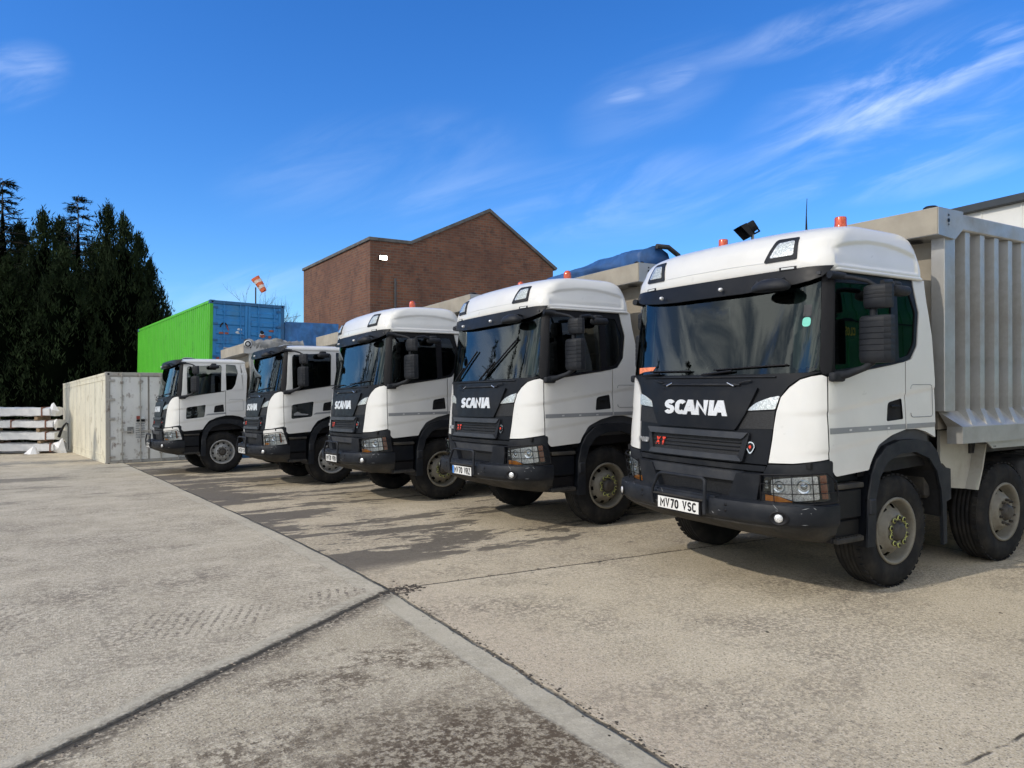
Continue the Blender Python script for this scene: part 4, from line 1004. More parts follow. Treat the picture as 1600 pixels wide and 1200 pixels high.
# antenna and stickers of the first truck
d = MB(); d.lathe([(.06, 0), (.05, .012), (.014, .03), (.01, .05)], M['ink'], 14, axis='z'); d.tube([(0, 0, .03), (.0, 0, .20), (.01, 0, .36)], [.011, .005, .0025], M['ink'], 6); o = d.build('antenna', t1); o.location = (1.2, -.50, 3.315)
panel(plain, 'windscreen_sticker', [(1.02, 2.04), (.68, 2.045), (.72, 2.005), (.90, 1.995), (1.0, 1.975)], M['sticker'], t1, .0, 0, .1)
panel(plain, 'tax_disc_sticker', rounded([(-1.03, 2.36), (-1.10, 2.36), (-1.10, 2.44), (-1.03, 2.44)], .03), M['teal'], t1, -.001, 0, .1)
panel(plain, 'paper_sticker', [(-1.03, 2.45), (-1.10, 2.45), (-1.10, 2.55), (-1.03, 2.55)], M['interior'], t1, -.001, 0, .1)
# rolled tarpaulins
def roll_tarp(root, x, y0, y1, z, r0, r1, mat, seed, drop=.0):
    rr = random.Random(seed); N, K = 46, 22; V = []
    for i in range(N+1):
        t = i/N; y = y0+(y1-y0)*t; r = r0+(r1-r0)*t
        for k in range(K):
            a = 2*PI*k/K; w_ = 1+.07*math.sin(5*a+9*t+seed)+.05*math.sin(23*t+2*a)+rr.uniform(-.025, .025)
            V.append((x+r*1.5*w_*math.cos(a), y+.02*math.sin(7*a), z+r*w_*math.sin(a)+drop*math.sin(PI*t)))
    Fc = [(i*K+k, (i+1)*K+k, (i+1)*K+(k+1) % K, i*K+(k+1) % K) for i in range(N) for k in range(K)]+[tuple(range(K)), tuple(N*K+k for k in range(K-1, -1, -1))]
    d = MB(); d.add(V, Fc, mat, True); return fixn(d.build('tarpaulin', root))
roll_tarp(t2, 2.42, -1.22, 1.30, 3.62, .19, .10, M['tarp'], 1, .02)
d = MB(); d.tube([(2.42, -1.27, 3.80), (2.62, -1.29, 3.80), (2.80, -1.30, 3.70), (2.90, -1.30, 3.54)], .035, M['steel'], 8); d.build('tarpaulin_hoop', t2)
d = MB(); d.lathe([(.09, 0), (.08, .03), (0, .03)], M['ink'], 14, axis='z', c=(2.25, -1.1, 3.54)); d.build('tarpaulin_motor', t2)
roll_tarp(t4, 2.75, -1.0, 1.2, 3.42, .09, .13, M['tarp'], 3)
roll_tarp(t5, 2.95, -1.25, -1.05, 3.38, .10, .10, M['greytarp'], 4)
d = MB()
rr = random.Random(5); V = []; N = 30
for i in range(N+1):
    t = i/N
    for k, (yy, zz_) in enumerate(((-1.30, 3.20), (-1.31, 3.33), (-1.22, 3.42), (-1.0, 3.44), (-.9, 3.33))): V.append((2.15+1.5*t, yy+rr.uniform(-.02, .02), zz_+rr.uniform(-.04, .03)))
d.add(V, [(i*5+k, (i+1)*5+k, (i+1)*5+k+1, i*5+k+1) for i in range(N) for k in range(4)], M['greytarp'], True)
d.lathe([(.10, -1.325), (.10, -1.335), (0, -1.335)], M['paper'], 18, c=(2.16, 0, 3.30)); d.lathe([(.075, -1.336), (.075, -1.34), (.045, -1.34), (.045, -1.336)], M['ink'], 18, c=(2.16, 0, 3.30)); d.build('folded_tarpaulin', t5)
# sticker in the low window of the fourth truck
panel(cab, 'window_sticker', rounded([Sx(x, z) for x, z in [(.72, 1.49), (.80, 1.53), (.87, 1.49), (1.02, 1.475), (1.02, 1.455), (.72, 1.45)]], .01), M['stripe'], t4, -.008, 0, .2)

# ------------------------------------------------------------------ ground
def ground_material():
    t = NT('concrete_yard'); N, L = t.N, t.L
    sep = N.new('ShaderNodeSeparateXYZ'); L.new(t.tc.outputs['Object'], sep.inputs[0]); X, Y, Z = sep.outputs
    m = t.math
    wob = m('ADD', m('MULTIPLY', m('SUBTRACT', t.noise(3.5, 5, .65), .5), .09), m('MULTIPLY', m('SUBTRACT', t.noise(.8, 2, .5), .5), .16)); wob2 = m('MULTIPLY', m('SUBTRACT', t.noise(14, 5, .7), .5), .035)
    W = m('ADD', wob, wob2)
    # signed distances to the slab joints
    gx = m('SUBTRACT', X, m('SUBTRACT', 2.54, m('MULTIPLY', m('MAXIMUM', m('SUBTRACT', Y, 6.3), 0.), .046)))   # >0 right of the long joint
    # left oblique joint through (-.18,4.32) and (2.5,6.29)
    n = Vector((-(6.29-4.32), 2.68)).normalized()
    dl = m('ADD', m('MULTIPLY', X, n.x), m('ADD', m('MULTIPLY', Y, n.y), -(n.x*2.5+n.y*6.29)))                 # >0 beyond
    dc = m('SUBTRACT', m('ADD', Y, m('MULTIPLY', X, .062)), 6.50)                                             # cross joint, >0 beyond
    right = t.sm(gx, -.01, .01); left = m('SUBTRACT', 1., right)
    back_l = m('MULTIPLY', left, t.sm(dl, -.01, .01)); front_l = m('MULTIPLY', left, t.sm(dl, .01, -.01))
    back_r = m('MULTIPLY', right, t.sm(dc, -.02, .02)); front_r = m('MULTIPLY', right, t.sm(dc, .02, -.02))
    # base tones
    big = t.noise(.45, 5, .6); mid = t.noise(2.2, 6, .62); fine = t.noise(28, 6, .7); grit = t.noise(95, 4, .75)
    c = t.mix(t.sm(big, .3, .7), (.48, .405, .275), (.64, .555, .40))
    c = t.mix(m('MULTIPLY', back_l, .75), c, t.mix(t.sm(mid, .3, .7), (.475, .415, .31), (.66, .59, .455)))
    c = t.mix(m('MULTIPLY', front_r, .6), c, t.mix(t.sm(mid, .3, .75), (.57, .475, .33), (.71, .605, .44)))
    c = t.mix(m('MULTIPLY', back_r, .6), c, t.mix(t.sm(mid, .3, .7), (.46, .37, .24), (.60, .50, .345)))
    c = t.mix(m('MULTIPLY', front_l, .8), c, t.mix(t.sm(mid, .3, .7), (.45, .385, .27), (.62, .545, .405)))
    # aggregate speckle
    sp = t.sm(fine, .40, .60); c = t.mix(m('MULTIPLY', m('SUBTRACT', 1., sp), m('ADD', .22, m('MULTIPLY', t.sm(t.noise(.6, 5, .65, off=(9, 2, 0)), .4, .65), .45))), c, (.17, .14, .10))
    vd = t.vor(55, 'F1', 'Distance'); vc = N.new('ShaderNodeTexVoronoi'); vc.inputs['Scale'].default_value = 55; L.new(t.tc.outputs['Object'], vc.inputs[0])
    sepc = N.new('ShaderNodeSeparateColor'); L.new(vc.outputs['Color'], sepc.inputs[0])
    stone = m('MULTIPLY', t.sm(vd, .5, .25), t.sm(sepc.outputs[0], .35, .9))
    agg = m('MULTIPLY', stone, t.sm(t.noise(.8, 4, .6, off=(3, 1, 0)), .35, .62, .12, .75)); c = t.mix(m('MULTIPLY', agg, .8), c, t.mix(sepc.outputs[1], (.36, .29, .21), (.62, .56, .47)))
    pit = m('MULTIPLY', t.sm(sepc.outputs[2], .80, .9), t.sm(vd, .45, .2)); c = t.mix(m('MULTIPLY', pit, .7), c, (.075, .062, .048))
    ss0 = t.sm(big, .3, .7); gr = t.noise(62, 5, .8); vq = N.new('ShaderNodeTexVoronoi'); vq.inputs['Scale'].default_value = 130; L.new(t.tc.outputs['Object'], vq.inputs[0]); sq = N.new('ShaderNodeSeparateColor'); L.new(vq.outputs['Color'], sq.inputs[0]); c = t.mix(m('MULTIPLY', t.sm(sq.outputs[0], .55, .95), m('SUBTRACT', .42, m('MULTIPLY', ss0, .25))), c, (.17, .135, .095)); c = t.mix(m('MULTIPLY', t.sm(sq.outputs[1], .62, .98), .38), c, (.85, .77, .63)); c = t.mix(m('MULTIPLY', t.sm(gr, .52, .38), .42), c, (.20, .165, .115)); c = t.mix(m('MULTIPLY', t.sm(t.noise(75, 4, .8, off=(5, 5, 0)), .56, .70), .40), c, (.85, .78, .64))
    # pale pink worn aggregate along the right side of the joint
    edge_r = m('MULTIPLY', m('MULTIPLY', right, t.sm(m('ADD', gx, m('MULTIPLY', wob, 3.)), .95, .05)), t.sm(Y, 9., 5.)); c = t.mix(m('MULTIPLY', m('MULTIPLY', edge_r, t.sm(fine, .3, .6)), .5), c, (.54, .44, .33))
    # dirt on the near left slab
    dm = t.sm(m('ADD', t.noise(1.1, 6, .7, off=(2.2, .4, 0)), m('MULTIPLY', m('SUBTRACT', fine, .5), .75)), .45, .60)
    blob = N.new('ShaderNodeVectorMath'); blob.operation = 'DISTANCE'; L.new(t.tc.outputs['Object'], blob.inputs[0]); blob.inputs[1].default_value = (1.75, 3.0, 0)
    nearm = t.sm(m('ADD', blob.outputs['Value'], m('MULTIPLY', m('SUBTRACT', t.noise(2.5, 6, .7), .5), 2.0)), 1.55, .45)
    spk = t.sm(m('ADD', fine, m('MULTIPLY', m('SUBTRACT', t.noise(9, 5, .7), .5), .8)), .60, .42)
    dirt = m('MULTIPLY', front_l, m('MAXIMUM', m('MULTIPLY', dm, m('MULTIPLY', spk, .85)), m('MULTIPLY', nearm, m('ADD', m('MULTIPLY', spk, .62), .34))))
    c = t.mix(dirt, c, (.085, .058, .034))
    dirt2 = m('MULTIPLY', m('SUBTRACT', 1., front_l), m('MULTIPLY', t.sm(t.noise(.9, 8, .72, off=(7, 3, 0)), .46, .66), m('MULTIPLY', spk, .55))); c = t.mix(dirt2, c, (.13, .105, .08))
    # trowelled smooth margins
    strip = m('MULTIPLY', front_l, t.sm(m('ADD', gx, m('MULTIPLY', wob, .8)), -.24, -.20)); strip2 = m('MULTIPLY', back_l, t.sm(m('ADD', dl, m('MULTIPLY', wob, 1.0)), .19, .13))
    strip3 = m('MULTIPLY', back_l, t.sm(m('ADD', gx, wob), -.22, -.18))
    ss = m('MAXIMUM', m('MAXIMUM', strip, strip2), m('MULTIPLY', strip3, .7)); c = t.mix(m('MULTIPLY', ss, .7), c, t.mix(t.sm(t.noise(6, 5, .6), .3, .7), (.43, .39, .30), (.52, .475, .375)))
    # broom and tyre tread marks
    def wave(rot, sc, cx, cy, rx, ry, amt, c):
        mp = N.new('ShaderNodeMapping'); mp.inputs['Rotation'].default_value = (0, 0, rot); L.new(t.tc.outputs['Object'], mp.inputs[0])
        w_ = N.new('ShaderNodeTexWave'); w_.inputs['Scale'].default_value = sc; w_.inputs['Distortion'].default_value = 1.6; w_.inputs['Detail'].default_value = 3; w_.inputs['Detail Scale'].default_value = 2; L.new(mp.outputs[0], w_.inputs[0])
        ex = m('DIVIDE', m('SUBTRACT', X, cx), rx); ey = m('DIVIDE', m('SUBTRACT', Y, cy), ry); r2 = m('ADD', m('MULTIPLY', ex, ex), m('MULTIPLY', ey, ey))
        msk = m('MULTIPLY', t.sm(m('ADD', r2, m('MULTIPLY', m('SUBTRACT', mid, .5), 1.5)), 1.1, .3), m('MULTIPLY', t.sm(w_.outputs['Fac'], .58, .82), t.sm(fine, .60, .40)))
        return t.mix(m('MULTIPLY', msk, amt), c, (.15, .12, .092))
    c = wave(R(20), 4.2, .9, 6.3, .7, .45, .8, c); c = wave(R(95), 4.5, 1.5, 7.3, .8, .8, .55, c); c = wave(R(15), 5., -1.2, 7.2, 1.3, .8, .6, c); c = wave(R(15), 4., 2.1, 6.5, .35, .2, .9, c)
    c = wave(R(60), 7., 1.0, 4.4, 1.0, .6, .3, c); c = wave(R(75), 6., -.2, 9.5, 2.4, 2.2, .35, c)
    # water and oil stains behind the cross joint, drawn out along the parking direction
    st = t.noise(.75, 6, .58, stretch=(.55, 1.6, 1), dist=.5, off=(.0, 3.1, 0))
    reach = m('SUBTRACT', m('MULTIPLY', t.sm(gx, 4.2, .2), .17), .055)
    wet = m('MULTIPLY', back_r, t.sm(m('ADD', m('ADD', st, reach), m('MULTIPLY', m('SUBTRACT', t.noise(5, 6, .7, stretch=(.6, 1.5, 1)), .5), .42)), .55, .575)); wet = m('MULTIPLY', wet, t.sm(Y, 6.9, 7.4))
    wet2 = m('MULTIPLY', back_l, m('MULTIPLY', t.sm(t.noise(.35, 6, .6, stretch=(.7, 1.5, 1), off=(4, 1, 0)), .56, .62), t.sm(Y, 9.5, 13)))
    sp1 = m('MULTIPLY', m('MULTIPLY', right, t.sm(Y, 5.2, 6.2)), m('MULTIPLY', t.sm(t.noise(3.2, 4, .6, stretch=(.8, 1.5, 1)), .655, .70), .85))
    wets = m('MAXIMUM', m('MAXIMUM', m('MULTIPLY', wet, .85), m('MULTIPLY', wet2, .6)), sp1)
    c = t.mix(m('MULTIPLY', wets, .92), c, (.060, .050, .038))
    # cracks
    def line(d, w0, w1): return t.sm(m('ABSOLUTE', m('ADD', d, m('MULTIPLY', W, .45))), w1, w0)
    j1 = m('MULTIPLY', line(gx, .006, .026), 1.); j1 = m('MULTIPLY', j1, m('ADD', .65, m('MULTIPLY', t.sm(mid, .4, .6), .35)))
    j2 = m('MULTIPLY', line(dl, .014, .055), t.sm(X, 2.62, 2.52)); j3 = m('MULTIPLY', line(dc, .003, .018), t.sm(X, 2.5, 2.6))
    j3 = m('MULTIPLY', j3, t.sm(X, 9.5, 9.3))
    j5 = m('MULTIPLY', line(m('SUBTRACT', X, 8.6), .002, .012), t.sm(Y, 7.5, 7.4)); j6 = m('MULTIPLY', m('MULTIPLY', line(m('SUBTRACT', Y, 1.96), .003, .014), t.sm(X, 3.75, 3.85)), t.sm(mid, .42, .5))
    grime = m('MULTIPLY', m('MULTIPLY', t.sm(m('ABSOLUTE', m('ADD', m('ADD', dl, .045), m('MULTIPLY', W, 1.6))), .20, .02), t.sm(X, 2.62, 2.5)), t.sm(fine, .68, .40)); c = t.mix(m('MULTIPLY', grime, .92), c, (.095, .075, .052))
    jj = m('MAXIMUM', m('MAXIMUM', j1, j2), m('MAXIMUM', j3, m('MAXIMUM', j5, j6)))
    c = t.mix(m('MULTIPLY', jj, .9), c, (.035, .030, .022))
    t.base(c)
    t.rough(m('SUBTRACT', .93, m('MULTIPLY', wets, .18)))
    h = m('ADD', m('MULTIPLY', fine, .35), m('ADD', m('MULTIPLY', grit, .25), m('ADD', m('MULTIPLY', stone, .25), m('MULTIPLY', mid, .5))))
    h = m('MULTIPLY', h, m('SUBTRACT', 1., m('MULTIPLY', ss, .6)))
    h = m('SUBTRACT', h, m('MULTIPLY', jj, 2.0)); h = m('ADD', h, m('MULTIPLY', back_l, 1.2)); h = m('SUBTRACT', h, m('MULTIPLY', wets, .1))
    t.bump(h, .8, .014)
    return t.m
def build_ground():
    ys = sorted(set([-300, -60, -20]+[i*1.0 for i in range(-5, 60)]+[70, 90, 120, 200, 400, 900])); xs = [-900, -200, -60, -20, -5, 0, 5, 10, 20, 40, 120, 400, 900]
    gz = lambda y: ground_z(y) if y < 60 else ground_z(60)
    V = [(x, y, gz(y)) for y in ys for x in xs]; n = len(xs)
    d = MB(); d.add(V, [(j*n+i, j*n+i+1, (j+1)*n+i+1, (j+1)*n+i) for j in range(len(ys)-1) for i in range(n-1)], ground_material(), True)
    tag(d.build('ground'), 'worn concrete yard in several slabs with stained joints', kind='structure')
build_ground()
# loose dirt and grit along the joints
d = MB(); rr = random.Random(11); clod = simple('dark_soil', (.06, .048, .036), .95, var=.4, vscale=30)
pale = simple('pale_grit', (.34, .28, .21), .95, var=.3, vscale=40)
def clodat(x, y, r, mt):
    z = ground_z(y); n = 6; V = [(x, y, z+r*rr.uniform(.25, .5))]
    for k in range(n): a = 2*PI*k/n+rr.uniform(-.3, .3); q = r*rr.uniform(.6, 1.2); V.append((x+q*math.cos(a), y+q*math.sin(a)*1.2, z+.001))
    d.add(V, [(0, k+1, (k+1) % n+1) for k in range(n)], mt)
for i in range(700):
    k = rr.random()
    if k < .42: y = rr.uniform(2.2, 6.3); x = 2.54+rr.gauss(.02, .03)
    elif k < .72: t_ = rr.random(); x = -.18+2.7*t_; y = 4.32+1.98*t_+rr.gauss(-.05, .04)
    elif k < .84: x = 2.6+rr.uniform(0, 4); y = 6.50-.062*x+rr.gauss(0, .015)
    else: x = 2.66+rr.gauss(0, .07); y = 6.28+rr.gauss(0, .07)
    clodat(x, y, rr.uniform(.004, .013) if k < .84 else rr.uniform(.008, .03), clod if rr.random() < .75 else pale)
for i in range(170):
    x = rr.uniform(2.8, 9); y = rr.uniform(1.8, 9); clodat(x, y, rr.uniform(.003, .010)*(2 if rr.random() < .12 else 1), clod)
tag(d.build('dirt_crumbs'), 'loose soil crumbs and grit lying along the slab joints', kind='stuff')

# ------------------------------------------------------------------ containers
def rusty(name, col, rust, amt, rough=.55, scale=2., streak=True, extra=None):
    t = NT(name); a = t.noise(scale, 9, .7); b = t.noise(scale*.8, 6, .6, stretch=(3, 3, .35))
    f = t.math('MULTIPLY', t.sm(t.math('ADD', a, t.math('MULTIPLY', b, .5)) if streak else a, .78 if streak else .55, .98 if streak else .7), amt)
    c = t.mix(t.sm(t.noise(1.2, 4), .3, .7), tuple(q*.88 for q in col), col)
    if extra: c = t.mix(t.math('MULTIPLY', t.sm(t.noise(.9, 7, .65, stretch=(1, 1, .6), off=(3, 2, 1)), .55, .7), .45), c, extra)
    t.base(t.mix(f, c, rust)); t.rough(t.math('ADD', rough, t.math('MULTIPLY', f, .3), clamp=True)); t.bump(t.noise(18, 5), .15, .01); return t.m
M['c_green'] = rusty('bright_green_paint', (.075, .46, .010), (.035, .20, .02), .5, .5, extra=(.10, .52, .03))  # dark and light green streaks painted in place of rib shading
M['c_blue'] = rusty('faded_blue_paint', (.022, .22, .52), (.05, .05, .06), .45, .5, extra=(.05, .17, .27))
M['c_blueframe'] = rusty('dark_blue_paint', (.020, .12, .27), (.10, .05, .035), .6, .55)
M['c_cream'] = rusty('cream_insulated_panel', (.74, .70, .56), (.28, .22, .14), .8, .5, extra=(.60, .58, .52))
M['c_whitedoor'] = rusty('dirty_white_door', (.72, .72, .69), (.14, .085, .055), .8, .55, scale=4)
M['c_rustframe'] = rusty('rusty_grey_frame', (.40, .38, .34), (.12, .07, .045), .8, .65, scale=5)
M['c_red'] = rusty('red_primer_patch', (.30, .06, .045), (.1, .04, .03), .5, .6)
M['decal'] = simple('weathered_white_decal', (.62, .64, .64), .5, var=.2, vscale=20)
M['orange_mark'] = simple('faded_orange_mark', (.33, .09, .05), .6, var=.25, vscale=15)
def container(name, label, cat, group, loc, rotz, Lc, Hc, side, door, frame, corr=True, near=True):
    """door end at local y=0 facing -y, long axis +y, width x 0..2.44"""
    r = empty(name, loc, (0, 0, rotz)); tag(r, label, cat, group); Wd = 2.44
    def corrug(x, sgn):
        V = []; p = .28; y = .12; n = 0; dep = .05
        pts = [(0.06, 0)]
        while y < Lc-.2: pts += [(y, 0), (y+.04, dep), (y+.14, dep), (y+.18, 0)]; y += p
        pts.append((Lc-.06, 0))
        for yy, q in pts: V += [(x+sgn*(.03-q)*-1 if False else x-sgn*q, yy, .14), (x-sgn*q, yy, Hc-.09)]
        return V, [(2*i, 2*i+2, 2*i+3, 2*i+1) for i in range(len(pts)-1)]
    for x, sgn in ((.012, -1), (Wd-.012, 1)):
        d = MB()
        if corr: V, Fc = corrug(x, sgn); d.add(V, Fc, side)
        else:
            d.box(min(x, x-sgn*.04), max(x, x-sgn*.04), .06, Lc-.06, .14, Hc-.09, side)
            for k in range(1, 10): d.box(x-.004 if sgn < 0 else x, x if sgn < 0 else x+.004, k*Lc/10-.006, k*Lc/10+.006, .16, Hc-.12, M['stripe'])
            d.box(min(x, x+sgn*.014), max(x, x+sgn*.014), .06, Lc-.06, .30, .33, side); d.box(min(x, x+sgn*.014), max(x, x+sgn*.014), .06, Lc-.06, Hc-.24, Hc-.22, side)
        fixn(d.build('side_wall', r)) if not corr else d.build('side_wall', r)
    d = MB(); d.box(.03, Wd-.03, .06, Lc-.06, Hc-.07, Hc-.03, frame); d.build('roof', r)
    d = MB(); d.box(.03, Wd-.03, Lc-.08, Lc-.05, .14, Hc-.1, frame); d.build('end_wall', r)
    d = MB()
    fs = side if corr else frame
    for x0, x1 in ((0, .06), (Wd-.06, Wd)):
        d.box(x0, x1, .161, Lc-.16, 0.02, .14, fs if corr else side); d.box(x0, x1, .161, Lc-.16, Hc-.09, Hc-.012, side)
        for y0, y1 in ((.0, .09), (Lc-.09, Lc)): d.box(x0-(.0 if x0 == 0 else .05), x1+(.05 if x0 == 0 else 0), y0+.005, y1-.005, .12, Hc-.12, fs if (corr and x0 == 0) else frame, .006)
    d.box(.10, Wd-.10, .006, .14, Hc-.115, Hc-.008, frame, .006); d.box(.10, Wd-.10, .0, .14, .02, .13, frame, .006)
    d.build('frame', r)
    d = MB()
    for x in (0, Wd-.16):
        for y in (0, Lc-.16):
            for z in (0, Hc-.12):
                d.box(x-.004, x+.164, y-.006, y+.164, z, z+.12, frame, .008)
    for x in (.08, Wd-.08):
        for z in (.06, Hc-.06): d.lathe([(.034, -.0075), (0, -.0075)], M['void'], 10, c=(x, 0, z)); 
        for z in (.06, Hc-.06): d.lathe([(.034, 0), (0, 0)], M['void'], 10, axis='x', c=(-.0055 if x < 1 else Wd+.0055, .08, z))
    d.build('corner_casting', r)
    for k, x0 in enumerate((.112, 1.228)):
        x1 = x0+1.10; dd = MB()
        dd.box(x0, x1, .045, .075, .135, Hc-.12, door)
        if corr:
            for z in [i*.31+.24 for i in range(int((Hc-.5)/.31)+1)]: dd.prism([(.045, z), (.02, z+.03), (.02, z+.16), (.045, z+.19)], 'x', x0+.10, x1-.10, door)
            for xx in (x0, x1-.09): dd.box(xx, xx+.09, .018, .044, .135, Hc-.12, door)
        else:
            for xx in (x0, x1-.02): dd.box(xx, xx+.02, .035, .044, .135, Hc-.12, M['c_rustframe'])
            for z in (.135, Hc-.14): dd.box(x0+.021, x1-.021, .035, .044, z, z+.02, M['c_rustframe'])
        do = fixn(dd.build('door', r))
        for xb in (x0+.34, x0+.86):
            b = MB(); b.tube([(xb, -.012, .06), (xb, -.012, Hc-.05)], .017, door if corr else M['c_rustframe'], 8)
            for z in (.35, Hc*.38, Hc*.62, Hc-.32): b.box(xb-.045, xb+.045, -.022, .03, z-.04, z+.04, door if corr else M['c_rustframe'], .006)
            for z in (.08, Hc-.08): b.box(xb-.03, xb+.03, -.04, .0, z-.05, z+.05, frame, .006)
            b.build('locking_bar', do)
            h = MB(); h.box(xb-.02, xb+.30, -.045, -.03, 1.02, 1.06, M['c_rustframe'], .005); h.box(xb+.26, xb+.30, -.05, .02, .98, 1.10, M['c_rustframe'], .005); h.build('handle', do)
        xh = x0-.01 if k == 0 else x1+.01
        for z in [Hc*(.09+.205*i) for i in range(5)]:
            hg = MB(); hg.box(min(xh, xh+(.16 if k == 0 else -.16)), max(xh, xh+(.16 if k == 0 else -.16)), -.006, .016, z-.035, z+.035, frame, .005); hg.build('hinge', do)
    return r
rot = R(5.3)
wc = container('shipping_container', 'dirty cream insulated container with rust-edged white doors standing on the ground', 'container', None, (1.13, 26.0, ground_z(27)-.03), rot, 12.2, 2.9, M['c_cream'], M['c_whitedoor'], M['c_rustframe'], corr=False); wc.rotation_euler = (R(-1.7), 0, rot)
d = MB()
d.box(.60, .78, .012, .030, .98, 1.18, M['greytarp']); d.build('door_patch', wc)
d = MB(); d.box(.86, .99, .0, .020, 1.42, 1.52, M['c_red']); d.box(.99, 1.10, .0, .020, 1.42, 1.52, M['decal']); d.box(.86, 1.10, .0, .020, 1.34, 1.41, M['ink'])
for k in range(7): d.box(.84, 1.10, .030, .034, 1.26-.07*k, 1.285-.07*k, M['stripe'])
d.build('data_label', wc)
gx_, gy_, gd_ = px(326, d=23.8)
zg = ground_z(27)
def stacked(label, loc, side, door, frame, grp): 
    return container('shipping_container', label, 'container', grp, loc, rot, 12.2, 2.59, side, door, frame)
g1 = stacked('bright green sided container with faded blue doors, on top of its stack', (gx_, gy_, 1.98), M['c_green'], M['c_blue'], M['c_blueframe'], None)
g1.rotation_euler = (R(-1.2), R(1.2), rot)
g0 = stacked('blue container carrying the green sided one, mostly hidden behind the end truck', (gx_, gy_, -.60), M['c_blue'], M['c_blue'], M['c_blueframe'], None); g0.rotation_euler = (R(-1.2), R(1.2), rot)
# faded marks on the blue doors
d = MB()
def patch(x, z, w, h, mt, irr=0, yy=.0135):
    n = 12; V = [(x+w/2*math.cos(2*PI*k/n)*(1+irr*rr.uniform(-1, 1)), yy, z+h/2*math.sin(2*PI*k/n)*(1+irr*rr.uniform(-1, 1))) for k in range(n)]
    d.add(V, [tuple(range(n))], mt)
patch(.93, 1.58, .22, .09, M['decal'], .25); patch(.95, 1.68, .16, .07, M['decal'], .3, .0130); patch(1.66, 1.56, .18, .18, M['decal'], .35); patch(1.69, 1.62, .13, .13, M['ink'], .2, .0125); patch(1.70, 1.50, .20, .10, M['orange_mark'], .3, .0128)
for x0, x1, z0, z1 in ((.30, .60, 1.50, 1.56), (1.62, 1.80, 1.24, 1.31), (1.92, 2.1, 1.66, 1.72), (1.90, 2.0, 1.44, 1.52), (1.92, 2.12, 1.20, 1.27), (.22, .32, .35, .75), (.5, .62, .12, .5), (1.3, 1.5, .9, .98), (.60, .66, .2, .9)):
    d.box(x0, x1, .012, .0165, z0, z1, M['orange_mark'] if z0 > .8 else M['c_red'])
d.box(.33, .50, .010, .0165, .50, .70, M['greytarp']); d.box(.33, .39, .010, .0165, .32, .45, M['decal'])
arcp = [(.36+.0*k, 0, 0) for k in range(1)]
V = []; n = 10
for k in range(n+1): a = PI*k/n; V += [(.45+.13*math.cos(a), .0125, 1.72+.16*math.sin(a)), (.45+.085*math.cos(a), .0125, 1.72+.11*math.sin(a))]
d.add(V, [(2*k, 2*k+1, 2*k+3, 2*k+2) for k in range(n)], M['ink']); d.tube([(.53, .012, 1.80), (.60, .012, 1.62)], .015, M['orange_mark'], 5)
d.build('faded_door_marking', g1)
# blue container further right with sheeting
bx_, by_, bd_ = px(441, d=31.0)
zb = zat(503, 31.0)
b1 = container('shipping_container', 'dark blue container under loose blue sheeting left of the brick building', 'container', None, (bx_, by_, zb-2.59), R(2), 6.1, 2.59, M['c_blueframe'], M['c_blue'], M['c_blueframe'])
b0 = container('shipping_container', 'dark container supporting the sheeted blue one beside the brick building', 'container', None, (bx_, by_, zb-5.18), R(2), 6.1, 2.59, M['c_blueframe'], M['c_blueframe'], M['c_blueframe'])
d = MB(); V = []; NX, NZ = 24, 14
for j in range(NZ+1):
    for i in range(NX+1):
        x = .1+2.30*i/NX; z = 2.60-2.2*j/NZ; V.append((x, -.07-.03*math.sin(x*9+z*2)-.02*math.sin(x*23)-rr.uniform(0, .012), z))
n_ = NX+1; d.add(V, [(j*n_+i, j*n_+i+1, (j+1)*n_+i+1, (j+1)*n_+i) for j in range(NZ) for i in range(NX)], M['sheet'], True)
tp = tag(d.build('tarpaulin_sheet'), 'blue sheeting hanging over the doors of the dark blue container', 'tarpaulin'); tp.location = (bx_, by_, zb-2.59); tp.rotation_euler = (0, 0, R(2))

